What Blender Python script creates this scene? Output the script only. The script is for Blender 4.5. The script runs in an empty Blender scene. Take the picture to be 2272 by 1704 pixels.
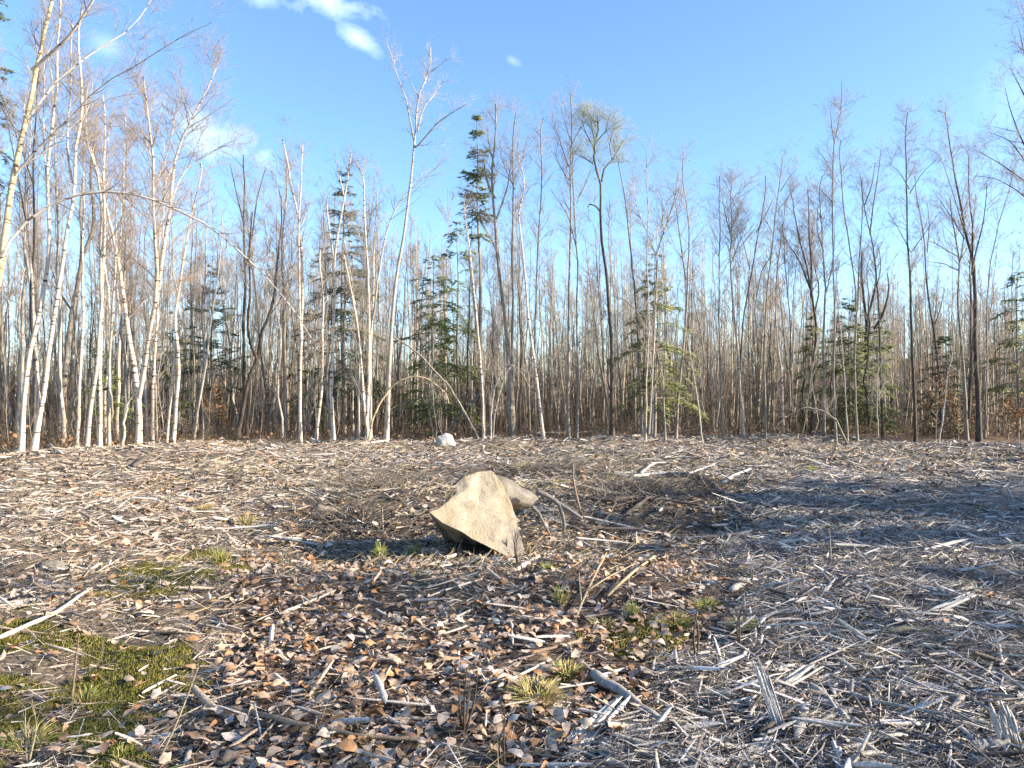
import bpy, bmesh, math, random
import numpy as np
from mathutils import Vector, noise as mnoise

R = math.radians
S = bpy.context.scene
COL = S.collection
rng = np.random.default_rng(11)
random.seed(5)

# ------------------------------------------------------------------ camera, sky, sun, exposure
CAM_H, F_PX, PW, PH, PITCH = 1.6, 1783.0, 2272, 1704, R(0.74)
cam_d = bpy.data.cameras.new('camera')
cam = bpy.data.objects.new('camera', cam_d)
COL.objects.link(cam)
cam.location = (0, 0, CAM_H)
cam.rotation_euler = (R(90) + PITCH, 0, 0)
cam_d.sensor_width = 36.0
cam_d.lens = 36.0 * F_PX / PW
cam_d.clip_end = 2000
S.camera = cam

SUN_AZ, SUN_EL = 100.0, 22.0
W = bpy.data.worlds.new('World')
S.world = W
W.use_nodes = True
nt = W.node_tree
nt.nodes.clear()
wo = nt.nodes.new('ShaderNodeOutputWorld')
bg = nt.nodes.new('ShaderNodeBackground')
sky = nt.nodes.new('ShaderNodeTexSky')
sky.sky_type = 'NISHITA'
sky.sun_disc = False
sky.sun_elevation = R(SUN_EL)
sky.sun_rotation = R(SUN_AZ)
sky.altitude = 900
sky.air_density = 1.0
sky.dust_density = 1.0
sky.ozone_density = 4.0
bg.inputs['Strength'].default_value = 0.135
nt.links.new(bg.outputs[0], wo.inputs[0])


def wmath(op, a, b=None, c=None, clamp=False):
    n = nt.nodes.new('ShaderNodeMath')
    n.operation = op
    n.use_clamp = clamp
    for i, v in enumerate((a, b, c)):
        if v is None:
            continue
        if isinstance(v, (int, float)):
            n.inputs[i].default_value = v
        else:
            nt.links.new(v, n.inputs[i])
    return n.outputs[0]


def pix_ray(u, v):
    x, z = (u - PW / 2) / F_PX, (PH / 2 - v) / F_PX
    c, s = math.cos(PITCH), math.sin(PITCH)
    return Vector((x, c - z * s, s + z * c))


tc = nt.nodes.new('ShaderNodeTexCoord')
cn = nt.nodes.new('ShaderNodeTexNoise')
cn.inputs['Scale'].default_value = 19.0
cn.inputs['Distortion'].default_value = .5
cn.inputs['Detail'].default_value = 5.0
cn.inputs['Roughness'].default_value = 0.6
nt.links.new(tc.outputs['Generated'], cn.inputs['Vector'])
total = None
# small fair-weather clouds: direction, half width and half height (radians), tilt, strength
for (u, v, sx, sy, tilt, k) in [(725, 4, .055, .017, -.08, .95), (590, 2, .03, .012, 0, .7), (795, 84, .027, .011, -.55, .7),
                                (1137, 135, .014, .008, -.5, .5), (455, 295, .062, .022, -.25, 1.0), (250, 108, .02, .01, -.3, .3),
                                (2262, 200, .05, .05, 0, .18), (1500, -500, .16, .05, .1, .9), (-500, 250, .12, .04, -.2, .8),
                                (3100, 100, .15, .04, .1, .7), (300, -700, .1, .05, .3, .8)]:
    d = pix_ray(u, v).normalized()
    rt = d.cross(Vector((0, 0, 1))).normalized()
    up = rt.cross(d)
    a = rt * math.cos(tilt) + up * math.sin(tilt)
    b = up * math.cos(tilt) - rt * math.sin(tilt)
    parts = []
    for ax, s in ((a, sx), (b, sy)):
        n = nt.nodes.new('ShaderNodeVectorMath')
        n.operation = 'DOT_PRODUCT'
        nt.links.new(tc.outputs['Generated'], n.inputs[0])
        n.inputs[1].default_value = ax / s
        parts.append(n.outputs['Value'])
    n = nt.nodes.new('ShaderNodeVectorMath')
    n.operation = 'DOT_PRODUCT'
    nt.links.new(tc.outputs['Generated'], n.inputs[0])
    n.inputs[1].default_value = d
    front = wmath('GREATER_THAN', n.outputs['Value'], 0.5)
    q = wmath('SQRT', wmath('ADD', wmath('MULTIPLY', parts[0], parts[0]), wmath('MULTIPLY', parts[1], parts[1])))
    g = wmath('SUBTRACT', 1.15, q)
    g = wmath('ADD', g, wmath('MULTIPLY', wmath('SUBTRACT', cn.outputs['Fac'], 0.52), 3.6))
    g = wmath('MULTIPLY', wmath('MULTIPLY', wmath('MULTIPLY', g, 0.42, clamp=True), front), k)
    total = g if total is None else wmath('MAXIMUM', total, g)
mix = nt.nodes.new('ShaderNodeMix')
mix.data_type = 'RGBA'
nt.links.new(wmath('MINIMUM', total, 0.9), mix.inputs['Factor'])
hs = nt.nodes.new('ShaderNodeHueSaturation')
hs.inputs['Saturation'].default_value = 1.02
hs.inputs['Value'].default_value = 1.0
hs.inputs['Hue'].default_value = 0.499
nt.links.new(sky.outputs[0], hs.inputs['Color'])
nt.links.new(hs.outputs[0], mix.inputs['A'])
mix.inputs['B'].default_value = (5.2, 6.2, 7.0, 1)
nt.links.new(mix.outputs['Result'], bg.inputs['Color'])

sun_d = bpy.data.lights.new('sun', 'SUN')
sun_d.energy = 5.0
sun_d.angle = R(0.53)
sun_d.color = (1.0, 0.87, 0.69)
sun = bpy.data.objects.new('sun', sun_d)
COL.objects.link(sun)
sd = Vector((math.cos(R(SUN_EL)) * math.sin(R(SUN_AZ)), math.cos(R(SUN_EL)) * math.cos(R(SUN_AZ)), math.sin(R(SUN_EL))))
sun.rotation_euler = sd.to_track_quat('Z', 'Y').to_euler()
sun.location = sd * 60

S.view_settings.view_transform = 'Standard'
S.view_settings.look = 'None'
S.view_settings.gamma = 1
S.view_settings.use_curve_mapping = False
S.view_settings.exposure = 1.46
S.render.engine = 'CYCLES'
S.cycles.max_bounces = 5
S.cycles.diffuse_bounces = 3
S.cycles.glossy_bounces = 2
S.cycles.caustics_reflective = False
S.cycles.caustics_refractive = False

# ------------------------------------------------------------------ ground shape
_wr = np.random.default_rng(3)


def waves(n, lo, hi, amp):
    wl = np.exp(_wr.uniform(np.log(lo), np.log(hi), n))
    th = _wr.uniform(0, 2 * np.pi, n)
    return np.cos(th) * 2 * np.pi / wl, np.sin(th) * 2 * np.pi / wl, _wr.uniform(0, 6.28, n), np.full(n, amp) * (wl / hi) ** .7 / math.sqrt(n)


_W1 = waves(14, 2.2, 9, .13)
_W2 = waves(26, .25, 1.2, .035)
_W3 = waves(16, 1.5, 8, 1.0)
_W4 = waves(16, .3, 1.6, 1.0)


def wsum(w, x, y):
    o = np.zeros_like(x)
    for kx, ky, p, a in zip(*w):
        o += a * np.sin(kx * x + ky * y + p)
    return o


def sst(a, b, x):
    t = np.clip((x - a) / (b - a), 0, 1)
    return t * t * (3 - 2 * t)


def gz(x, y):
    """Height of the ground."""
    x = np.asarray(x, float)
    y = np.asarray(y, float)
    r = np.hypot(x, y)
    z = wsum(_W1, x, y) * sst(1.5, 7, r) + wsum(_W2, x, y) * (1 - sst(25, 45, r))

    def bump(cx, cy, sx, sy, h):
        return h * np.exp(-((x - cx) / sx) ** 2 - ((y - cy) / sy) ** 2)
    z = z * (1 - .7 * np.exp(-((x + .3) / 1.2) ** 2 - ((y - 8.2) / .9) ** 2))
    z = z + bump(2.0, 10.6, 1.1, .5, -.22) + bump(2.3, 11.6, 1.6, .6, .12) + bump(1.0, 9.3, .8, .5, -.08)
    z = z + bump(-1.3, 10.4, 1.0, .4, .14) + bump(-1.3, 9.5, .9, .35, -.08) + bump(.9, 10.6, .9, .35, .10) + bump(-9.0, 20.5, 3.2, 2.2, .28) + bump(-6.5, 19, 1.0, .5, .12)
    z = z + sst(62, 130, y) * 8.5 * sst(12, 80, x)
    return z


def at(u, v):
    """Ground point seen at a pixel of the photograph."""
    d = pix_ray(u, v)
    h = 0.0
    for _ in range(12):
        t = (h - CAM_H) / d.z
        p = d * t
        h = .5 * h + .5 * float(gz(p.x, p.y))
    return Vector((p.x, p.y, float(gz(p.x, p.y))))


def pt(u, v, Y):
    """Point at distance Y seen at a pixel of the photograph."""
    d = pix_ray(u, v)
    return Vector((0, 0, CAM_H)) + d * (Y / d.y)


def proj(x, y, z=0):
    c, s = math.cos(PITCH), math.sin(PITCH)
    dz = z - CAM_H
    fw = y * c + dz * s
    upv = -y * s + dz * c
    fw = np.maximum(fw, .05)
    return PW / 2 + F_PX * x / fw, PH / 2 - F_PX * upv / fw


def inpoly(px, py, poly):
    ins = np.zeros(px.shape, bool)
    n = len(poly)
    for i in range(n):
        x1, y1 = poly[i]
        x2, y2 = poly[(i + 1) % n]
        if y1 == y2:
            continue
        c = ((y1 > py) != (y2 > py)) & (px < (x2 - x1) * (py - y1) / (y2 - y1) + x1)
        ins ^= c
    return ins


LEAF_POLY = [(330, 1760), (1230, 1760), (1420, 1540), (1520, 1440), (1640, 1330), (1560, 1250), (1300, 1235), (1210, 1320), (1000, 1400),
             (860, 1330), (800, 1225), (560, 1195), (470, 1260), (560, 1400), (480, 1510), (400, 1600)]
MOSS_POLYS = [[(-300, 1480), (130, 1428), (420, 1425), (490, 1470), (450, 1540), (330, 1600), (230, 1780), (-300, 1780)],
              [(190, 1335), (300, 1255), (430, 1212), (570, 1222), (530, 1292), (380, 1345)], [(500, 1180), (540, 1140), (600, 1150), (580, 1185)], [(1290, 1425), (1400, 1380), (1520, 1390), (1480, 1470), (1380, 1480)]]
CHIP_POLY = [(1200, 1800), (1480, 1480), (1660, 1350), (1640, 1240), (1560, 1190), (1640, 1120), (1800, 1060), (4000, 1010), (4000, 1800)]
SOIL_POLY = [(640, 1090), (900, 1050), (1100, 1040), (1560, 1070), (1650, 1160), (1500, 1230), (1250, 1320), (950, 1330), (760, 1270), (640, 1160)]


def zones(x, y):
    """Weights of leaf carpet, moss, grey chips, bare soil and pale far chips at ground points."""
    px, py = proj(x, y, 0)
    k = np.clip((py - 870) / 500, .1, 1.6)
    jx = wsum(_W4, x, y) * 45 * k + wsum(_W3, x, y) * 30 * k
    jy = wsum(_W4, y + 7, x + 3) * 22 * k
    leaf = inpoly(px + jx, py + jy, LEAF_POLY).astype(float)
    moss = np.zeros_like(leaf)
    for m in MOSS_POLYS:
        moss = np.maximum(moss, inpoly(px + jx * .8, py + jy, m).astype(float))
    moss *= (wsum(_W4, x * 1.3, y * 1.3 + 5) > -.25)
    chip = inpoly(px + jx, py + jy, CHIP_POLY).astype(float)
    soil = inpoly(px + jx, py + jy, SOIL_POLY).astype(float)
    return leaf, moss, chip, soil


# ------------------------------------------------------------------ materials
def new_mat(name):
    m = bpy.data.materials.new(name)
    m.use_nodes = True
    t = m.node_tree
    b = t.nodes['Principled BSDF']
    b.inputs['Roughness'].default_value = .85
    b.inputs['Specular IOR Level'].default_value = .25
    return m, t, b


def nd(t, kind, **kw):
    n = t.nodes.new(kind)
    for k, v in kw.items():
        if k in n.inputs:
            n.inputs[k].default_value = v
        else:
            setattr(n, k, v)
    return n


def ramp(t, fac, stops):
    r = t.nodes.new('ShaderNodeValToRGB')
    while len(r.color_ramp.elements) < len(stops):
        r.color_ramp.elements.new(.5)
    for e, (p, c) in zip(r.color_ramp.elements, stops):
        e.position = p
        e.color = (*c, 1)
    t.links.new(fac, r.inputs[0])
    return r.outputs[0]


def coords(t, scale=(1, 1, 1)):
    c = t.nodes.new('ShaderNodeTexCoord')
    m = t.nodes.new('ShaderNodeMapping')
    m.inputs['Scale'].default_value = scale
    t.links.new(c.outputs['Object'], m.inputs['Vector'])
    return m.outputs[0]


def tint_mat(name, scale, lo=.7, hi=1.25, rough=.85, stretch=(1, 1, 1), bump=.0):
    m, t, b = new_mat(name)
    a = nd(t, 'ShaderNodeAttribute', attribute_name='tint')
    n = nd(t, 'ShaderNodeTexNoise', Scale=scale, Detail=3.0)
    t.links.new(coords(t, stretch), n.inputs['Vector'])
    mr = nd(t, 'ShaderNodeMapRange')
    mr.inputs['From Min'].default_value = .3
    mr.inputs['From Max'].default_value = .7
    mr.inputs['To Min'].default_value = lo
    mr.inputs['To Max'].default_value = hi
    t.links.new(n.outputs['Fac'], mr.inputs['Value'])
    x = nd(t, 'ShaderNodeVectorMath', operation='SCALE')
    t.links.new(a.outputs['Color'], x.inputs[0])
    t.links.new(mr.outputs[0], x.inputs['Scale'])
    t.links.new(x.outputs[0], b.inputs['Base Color'])
    b.inputs['Roughness'].default_value = rough
    if bump:
        bp = nd(t, 'ShaderNodeBump', Strength=bump, Distance=.01)
        t.links.new(n.outputs['Fac'], bp.inputs['Height'])
        t.links.new(bp.outputs[0], b.inputs['Normal'])
    return m


M_LITTER = tint_mat('weathered_wood', 90, .6, 1.3, .8, bump=.4)
M_LEAF = tint_mat('dry_leaf', 40, .65, 1.3, .6)
M_GRASS = tint_mat('grass_blade', 30, .8, 1.2, .6)
M_GROUND = tint_mat('forest_soil', 35, .45, 1.5, .95, bump=1.0)


def bark(name, stops, scale, stretch, marks=None, rough=.85, bump=.5):
    """Bark from stretched noise, with dark cross marks where the bark has them."""
    m, t, b = new_mat(name)
    n = nd(t, 'ShaderNodeTexNoise', Scale=scale, Detail=4.0, Roughness=.6)
    t.links.new(coords(t, stretch), n.inputs['Vector'])
    c = ramp(t, n.outputs['Fac'], stops)
    if marks:
        mc, ms, thr = marks
        n2 = nd(t, 'ShaderNodeTexNoise', Scale=ms, Detail=3.0)
        t.links.new(coords(t, (1, 1, 5)), n2.inputs['Vector'])
        f = nd(t, 'ShaderNodeMapRange')
        f.inputs['From Min'].default_value = thr
        f.inputs['From Max'].default_value = thr + .06
        t.links.new(n2.outputs['Fac'], f.inputs['Value'])
        mx = nd(t, 'ShaderNodeMix', data_type='RGBA')
        t.links.new(f.outputs[0], mx.inputs['Factor'])
        t.links.new(c, mx.inputs['A'])
        mx.inputs['B'].default_value = (*mc, 1)
        c = mx.outputs['Result']
    t.links.new(c, b.inputs['Base Color'])
    b.inputs['Roughness'].default_value = rough
    bp = nd(t, 'ShaderNodeBump', Strength=bump, Distance=.02)
    t.links.new(n.outputs['Fac'], bp.inputs['Height'])
    t.links.new(bp.outputs[0], b.inputs['Normal'])
    return m


BARK = {
    'white': bark('white_birch_bark', [(.3, (.46, .37, .28)), (.55, (.62, .535, .44)), (.8, (.70, .63, .545))], 3, (1, 1, .5), ((.10, .075, .06), 3.4, .575)),
    'pale': bark('pale_grey_bark', [(.3, (.30, .26, .21)), (.55, (.42, .38, .32)), (.8, (.52, .48, .42))], 4, (2, 2, .6), ((.12, .09, .07), 3.0, .61)),
    'yellow': bark('yellow_birch_bark', [(.3, (.36, .25, .13)), (.5, (.55, .42, .25)), (.8, (.68, .58, .42))], 5, (1, 1, 2.5), ((.10, .07, .05), 4.0, .57)),
    'grey': bark('grey_bark', [(.3, (.15, .125, .10)), (.55, (.28, .245, .195)), (.8, (.41, .365, .305))], 6, (2, 2, .5), ((.07, .055, .045), 3, .62)),
    'dark': bark('dark_bark', [(.3, (.035, .028, .022)), (.55, (.09, .072, .058)), (.8, (.17, .14, .115))], 6, (2, 2, .5)),
    'red': bark('reddish_twig', [(.3, (.23, .175, .13)), (.8, (.40, .33, .26))], 8, (1, 1, 1)),
    'twig': bark('grey_brown_twig', [(.3, (.22, .185, .15)), (.8, (.41, .36, .305))], 8, (1, 1, 1)),
    'bud': bark('greenish_budding_twig', [(.3, (.22, .22, .11)), (.8, (.36, .35, .20))], 8, (1, 1, 1)),
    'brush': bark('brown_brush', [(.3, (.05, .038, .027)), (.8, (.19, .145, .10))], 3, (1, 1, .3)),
    'deep': bark('deep_wood', [(.3, (.13, .105, .072)), (.5, (.25, .21, .155)), (.75, (.42, .37, .29))], .9, (1, 1, .15)),
    'far': bark('far_wood', [(.3, (.13, .10, .075)), (.55, (.22, .18, .14)), (.8, (.34, .29, .24))], .6, (1, 1, .2)),
}


def needle_mat(name, a, b_):
    m, t, b = new_mat(name)
    n = nd(t, 'ShaderNodeTexNoise', Scale=2.2, Detail=5.0)
    t.links.new(coords(t), n.inputs['Vector'])
    t.links.new(ramp(t, n.outputs['Fac'], [(.35, a), (.65, b_)]), b.inputs['Base Color'])
    b.inputs['Roughness'].default_value = .6
    return m


NEEDLE = {
    'spruce': needle_mat('spruce_needles', (.05, .07, .038), (.105, .13, .066)),
    'hemlock': needle_mat('hemlock_needles', (.085, .115, .026), (.165, .20, .052)),
    'bright': needle_mat('pale_hemlock_needles', (.13, .155, .04), (.22, .235, .075)),
}


def rock_mat(name, base, warm, dark, s=7):
    m, t, b = new_mat(name)
    n = nd(t, 'ShaderNodeTexNoise', Scale=s, Detail=8.0, Roughness=.65)
    t.links.new(coords(t, (1, 1, 1)), n.inputs['Vector'])
    n2 = nd(t, 'ShaderNodeTexNoise', Scale=2.6, Detail=3.0)
    t.links.new(coords(t, (2.2, 1, .5)), n2.inputs['Vector'])
    c1 = ramp(t, n2.outputs['Fac'], [(.38, warm), (.62, base)])
    mx = nd(t, 'ShaderNodeMix', data_type='RGBA', blend_type='MULTIPLY')
    mx.inputs['Factor'].default_value = .75
    t.links.new(c1, mx.inputs['A'])
    t.links.new(ramp(t, n.outputs['Fac'], [(.28, dark), (.5, (.85, .85, .84)), (.75, (1, 1, 1))]), mx.inputs['B'])
    sp = nd(t, 'ShaderNodeTexNoise', Scale=85.0, Detail=3.0)
    t.links.new(coords(t), sp.inputs['Vector'])
    ms_ = nd(t, 'ShaderNodeMix', data_type='RGBA', blend_type='MULTIPLY')
    ms_.inputs['Factor'].default_value = .8
    t.links.new(mx.outputs['Result'], ms_.inputs['A'])
    t.links.new(ramp(t, sp.outputs['Fac'], [(.33, (.35, .32, .29)), (.43, (1, 1, 1))]), ms_.inputs['B'])
    mx = ms_
    # stain attribute: grey weathering where the face has lost its yellow skin
    a = nd(t, 'ShaderNodeAttribute', attribute_name='stain')
    m2 = nd(t, 'ShaderNodeMix', data_type='RGBA')
    t.links.new(a.outputs['Fac'], m2.inputs['Factor'])
    t.links.new(mx.outputs['Result'], m2.inputs['A'])
    gr = nd(t, 'ShaderNodeMix', data_type='RGBA', blend_type='MULTIPLY')
    gr.inputs['Factor'].default_value = .8
    gr.inputs['A'].default_value = (.31, .27, .22, 1)
    t.links.new(ramp(t, n.outputs['Fac'], [(.3, (.5, .48, .46)), (.6, (1, 1, 1))]), gr.inputs['B'])
    t.links.new(gr.outputs['Result'], m2.inputs['B'])
    t.links.new(m2.outputs['Result'], b.inputs['Base Color'])
    n3 = nd(t, 'ShaderNodeTexNoise', Scale=38.0, Detail=8.0, Roughness=.75)
    t.links.new(coords(t), n3.inputs['Vector'])
    bp = nd(t, 'ShaderNodeBump', Strength=.8, Distance=.018)
    t.links.new(n3.outputs['Fac'], bp.inputs['Height'])
    t.links.new(bp.outputs[0], b.inputs['Normal'])
    return m


M_ROCK = rock_mat('sandstone', (.50, .42, .30), (.39, .315, .205), (.45, .42, .38))
M_GREYROCK = rock_mat('grey_stone', (.27, .24, .195), (.20, .175, .14), (.35, .33, .31), 12)
M_PALEROCK = rock_mat('pale_stone', (.60, .57, .52), (.46, .43, .38), (.5, .48, .46), 10)


# ------------------------------------------------------------------ mesh helpers
def build(name, V, faces, mat, parent=None, tint=None, smooth=False, link=True):
    """One mesh object from a vertex array and a list of (m, k) face index arrays."""
    me = bpy.data.meshes.new(name)
    V = np.asarray(V, np.float32)
    faces = [np.asarray(f, np.int32) for f in faces if len(f)]
    nf = sum(len(f) for f in faces)
    nl = sum(f.size for f in faces)
    me.vertices.add(len(V))
    me.vertices.foreach_set('co', V.ravel())
    me.loops.add(nl)
    me.loops.foreach_set('vertex_index', np.concatenate([f.ravel() for f in faces]))
    me.polygons.add(nf)
    tot = np.concatenate([np.full(len(f), f.shape[1], np.int32) for f in faces])
    me.polygons.foreach_set('loop_start', np.concatenate([[0], np.cumsum(tot)[:-1]]).astype(np.int32))
    me.polygons.foreach_set('loop_total', tot)
    me.update(calc_edges=True)
    if smooth:
        me.polygons.foreach_set('use_smooth', np.ones(nf, bool))
    if tint is not None:
        a = me.color_attributes.new('tint', 'FLOAT_COLOR', 'POINT')
        c = np.ones((len(V), 4), np.float32)
        c[:, :3] = tint
        a.data.foreach_set('color', c.ravel())
    me.materials.append(mat)
    o = bpy.data.objects.new(name, me)
    if link:
        COL.objects.link(o)
    if parent is not None:
        o.parent = parent
    return o


class Acc:
    """Collects pieces of one mesh."""

    def __init__(self):
        self.v, self.f, self.t, self.n = [], [], [], 0

    def add(self, V, faces, tint=None):
        V = np.asarray(V, float).reshape(-1, 3)
        self.v.append(V)
        for f in faces:
            self.f.append(np.asarray(f, np.int64) + self.n)
        if tint is not None:
            self.t.append(np.broadcast_to(np.asarray(tint, float), (len(V), 3)))
        self.n += len(V)

    def build(self, name, mat, parent=None, smooth=False, off=None):
        V = np.concatenate(self.v)
        if off is not None:
            V = V - np.asarray(off)
        q = [f for f in self.f if f.shape[1] == 4]
        t = [f for f in self.f if f.shape[1] == 3]
        fs = ([np.concatenate(q)] if q else []) + ([np.concatenate(t)] if t else [])
        return build(name, V, fs, mat, parent, np.concatenate(self.t) if self.t else None, smooth)


def unit(a):
    return a / np.maximum(np.linalg.norm(a, axis=-1, keepdims=True), 1e-9)


def frames(T):
    m = unit(T.mean(axis=1))
    ref = np.zeros_like(m)
    ref[np.arange(len(m)), np.abs(m).argmin(axis=1)] = 1
    ref = np.broadcast_to(ref[:, None, :], T.shape)
    U = unit(ref - T * (ref * T).sum(-1, keepdims=True))
    return U, np.cross(T, U)


def tubes(P, Rr, k):
    """P (N,K,3) polylines, Rr (N,K) radii -> verts and quads."""
    N, K, _ = P.shape
    T = unit(np.gradient(P, axis=1))
    U, Vv = frames(T)
    a = np.arange(k) * 2 * np.pi / k
    ring = P[:, :, None, :] + Rr[:, :, None, None] * (np.cos(a)[None, None, :, None] * U[:, :, None, :] + np.sin(a)[None, None, :, None] * Vv[:, :, None, :])
    V = ring.reshape(-1, 3)
    i = np.arange(N)[:, None, None] * K * k + np.arange(K - 1)[None, :, None] * k + np.arange(k)[None, None, :]
    j = np.arange(N)[:, None, None] * K * k + np.arange(K - 1)[None, :, None] * k + ((np.arange(k) + 1) % k)[None, None, :]
    Q = np.stack([i, j, j + k, i + k], -1).reshape(-1, 4)
    return V, Q


def cones(A, B, r, k=3):
    """Slim tapering spikes from A to B."""
    N = len(A)
    T = unit(B - A)[:, None, :]
    U, Vv = frames(T)
    a = np.arange(k) * 2 * np.pi / k
    r = np.broadcast_to(np.asarray(r, float), (N,))
    ring = A[:, None, :] + r[:, None, None] * (np.cos(a)[None, :, None] * U + np.sin(a)[None, :, None] * Vv)
    V = np.concatenate([ring, B[:, None, :]], 1).reshape(-1, 3)
    b = np.arange(N)[:, None] * (k + 1)
    F = np.stack([b + np.arange(k), b + (np.arange(k) + 1) % k, np.broadcast_to(b + k, (N, k))], -1).reshape(-1, 3)
    return V, F


def resample(P, n, smooth=2):
    P = np.asarray(P, float)
    if len(P) == 2:
        P = np.array([P[0], (P[0] + P[1]) / 2, P[1]])
    d = np.concatenate([[0], np.cumsum(np.linalg.norm(np.diff(P, axis=0), axis=1))])
    m = 4 * n
    t = np.linspace(0, d[-1], m)
    Q = np.stack([np.interp(t, d, P[:, c]) for c in range(3)], 1)
    for _ in range(smooth * 3):
        Q[1:-1] = .25 * Q[:-2] + .5 * Q[1:-1] + .25 * Q[2:]
    i = np.linspace(0, m - 1, n)
    return np.stack([np.interp(i, np.arange(m), Q[:, c]) for c in range(3)], 1)


def lerp_at(P, t):
    """P (N,K,3) sampled at t (N,) in 0..1."""
    K = P.shape[1]
    f = np.clip(t, 0, .9999) * (K - 1)
    i = f.astype(int)
    w = (f - i)[:, None]
    n = np.arange(len(P))
    return P[n, i] * (1 - w) + P[n, i + 1] * w, unit(P[n, i + 1] - P[n, i])


def spawn(P, Rr, per, t0, t1, ang, length, up, K, r_max, g, taper=.55, curve=.35):
    """Grow side branches from polylines; per = number on each parent."""
    per = np.broadcast_to(np.asarray(per), (len(P),)).astype(int)
    idx = np.repeat(np.arange(len(P)), per)
    n = len(idx)
    if n == 0:
        return np.zeros((0, K, 3)), np.zeros((0, K))
    t = t0 + (t1 - t0) * g.random(n)
    pos, T = lerp_at(P[idx], t)
    pr = Rr[idx]
    kk = np.clip(t, 0, .999) * (pr.shape[1] - 1)
    ii = kk.astype(int)
    rad = pr[np.arange(n), ii] * (1 - (kk - ii)) + pr[np.arange(n), ii + 1] * (kk - ii)
    rnd = unit(g.normal(size=(n, 3)))
    perp = unit(rnd - T * (rnd * T).sum(-1, keepdims=True))
    a = np.radians(ang) * g.uniform(.65, 1.35, n)[:, None]
    d = np.cos(a) * T + np.sin(a) * perp
    d[:, 2] += up
    d = unit(d)
    L = length * g.uniform(.45, 1.2, n) * (1 - taper * (t - t0) / max(t1 - t0, 1e-6))
    s = np.linspace(0, 1, K)[None, :, None]
    bend = g.normal(size=(n, 3)) * .22
    bend[:, 2] += curve * (1 if up >= 0 else -1)
    Q = pos[:, None, :] + L[:, None, None] * (s * d[:, None, :] + .5 * s ** 2 * bend[:, None, :])
    r0 = np.minimum(rad * .6, r_max * g.uniform(.7, 1.2, n))
    rr = r0[:, None] * np.linspace(1, .3, K)[None, :]
    return Q, rr


def crown_mesh(stems, radii, g, t0s, dens, L1, ang1, up1, r1, n2, L2, n3, L3, r2=.0045, r3=.0034):
    """Branches, twigs and twig tips on a set of stems (list of (K,3))."""
    acc = Acc()
    K1 = 4
    Qs, Rs = [], []
    for P, rr, t0 in zip(stems, radii, t0s):
        L = np.linalg.norm(np.diff(P, axis=0), axis=1).sum() * (1 - t0)
        n = max(2, int(L * dens))
        q, r = spawn(P[None], rr[None], n, t0, 1.0, ang1, L1, up1, K1, r1, g, curve=.12)
        Qs.append(q)
        Rs.append(r)
    Q1, R1 = np.concatenate(Qs), np.concatenate(Rs)
    V, F = tubes(Q1, R1, 3)
    acc.add(V, [F])
    Q2, R2 = spawn(Q1, R1, n2, .2, 1.0, 48, L2, .05, 3, r2, g, curve=.15)
    R2 = np.maximum(R2, r2 * .5)
    V, F = tubes(Q2, R2, 3)
    acc.add(V, [F])
    Q3, R3 = spawn(Q2, R2, n3, .15, 1.0, 46, L3, .03, 2, r3, g)
    V, F = cones(Q3[:, 0], Q3[:, -1], np.maximum(R3[:, 0], r3 * .7))
    acc.add(V, [F])
    return acc


def empty(name, loc, label=None, cat=None, group=None):
    o = bpy.data.objects.new(name, None)
    o.empty_display_size = .2
    COL.objects.link(o)
    o.location = loc
    if label:
        o['label'] = label
        o['category'] = cat
    if group:
        o['group'] = group
    return o


def tag(o, label, cat, group=None):
    o['label'] = label
    o['category'] = cat
    if group:
        o['group'] = group
    return o


# ------------------------------------------------------------------ ground
def make_ground():
    rr = np.concatenate([[.02], np.geomspace(.35, 24, 190), np.geomspace(25, 700, 60)])
    half = np.radians(np.concatenate([np.linspace(0, 48, 125), np.linspace(50, 180, 30)]))
    th = np.concatenate([-half[::-1][:-1], half[:-1]])
    A, Rg = np.meshgrid(th, rr)
    X, Y = Rg * np.sin(A), Rg * np.cos(A)
    Z = gz(X, Y)
    V = np.stack([X, Y, Z], -1).reshape(-1, 3)
    n, m = X.shape
    i = (np.arange(n - 1)[:, None] * m + np.arange(m)[None, :])
    j = (np.arange(n - 1)[:, None] * m + ((np.arange(m) + 1) % m)[None, :])
    Q = np.stack([i, i + m, j + m, j], -1).reshape(-1, 4)
    x, y = V[:, 0], V[:, 1]
    leaf, moss, chip, soil = zones(x, y)
    c = np.tile(np.array([.165, .132, .100]), (len(V), 1))
    f = (.5 + .5 * np.tanh(wsum(_W3, x, y) * 1.3))[:, None]
    c = c * (1 - f * .5) + np.array([.21, .165, .105]) * f * .5
    for w, col in ((chip, (.19, .17, .155)), (leaf, (.16, .105, .075)), (soil, (.062, .047, .034)), (moss, (.085, .080, .022))):
        c = c * (1 - .8 * w[:, None]) + np.array(col) * .8 * w[:, None]
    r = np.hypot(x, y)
    c = c * (.62 + .38 * sst(6, 13, r))[:, None]  # near ground darkened: shade in the gaps between chips and leaves, painted in
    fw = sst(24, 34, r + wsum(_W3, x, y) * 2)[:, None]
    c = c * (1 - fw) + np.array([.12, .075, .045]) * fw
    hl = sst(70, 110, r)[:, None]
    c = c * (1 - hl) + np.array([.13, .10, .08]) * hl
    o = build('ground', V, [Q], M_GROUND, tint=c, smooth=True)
    o['kind'] = 'structure'


make_ground()


# ------------------------------------------------------------------ traced trees
def px_r(w, D):
    return .5 * w * D / F_PX


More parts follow.
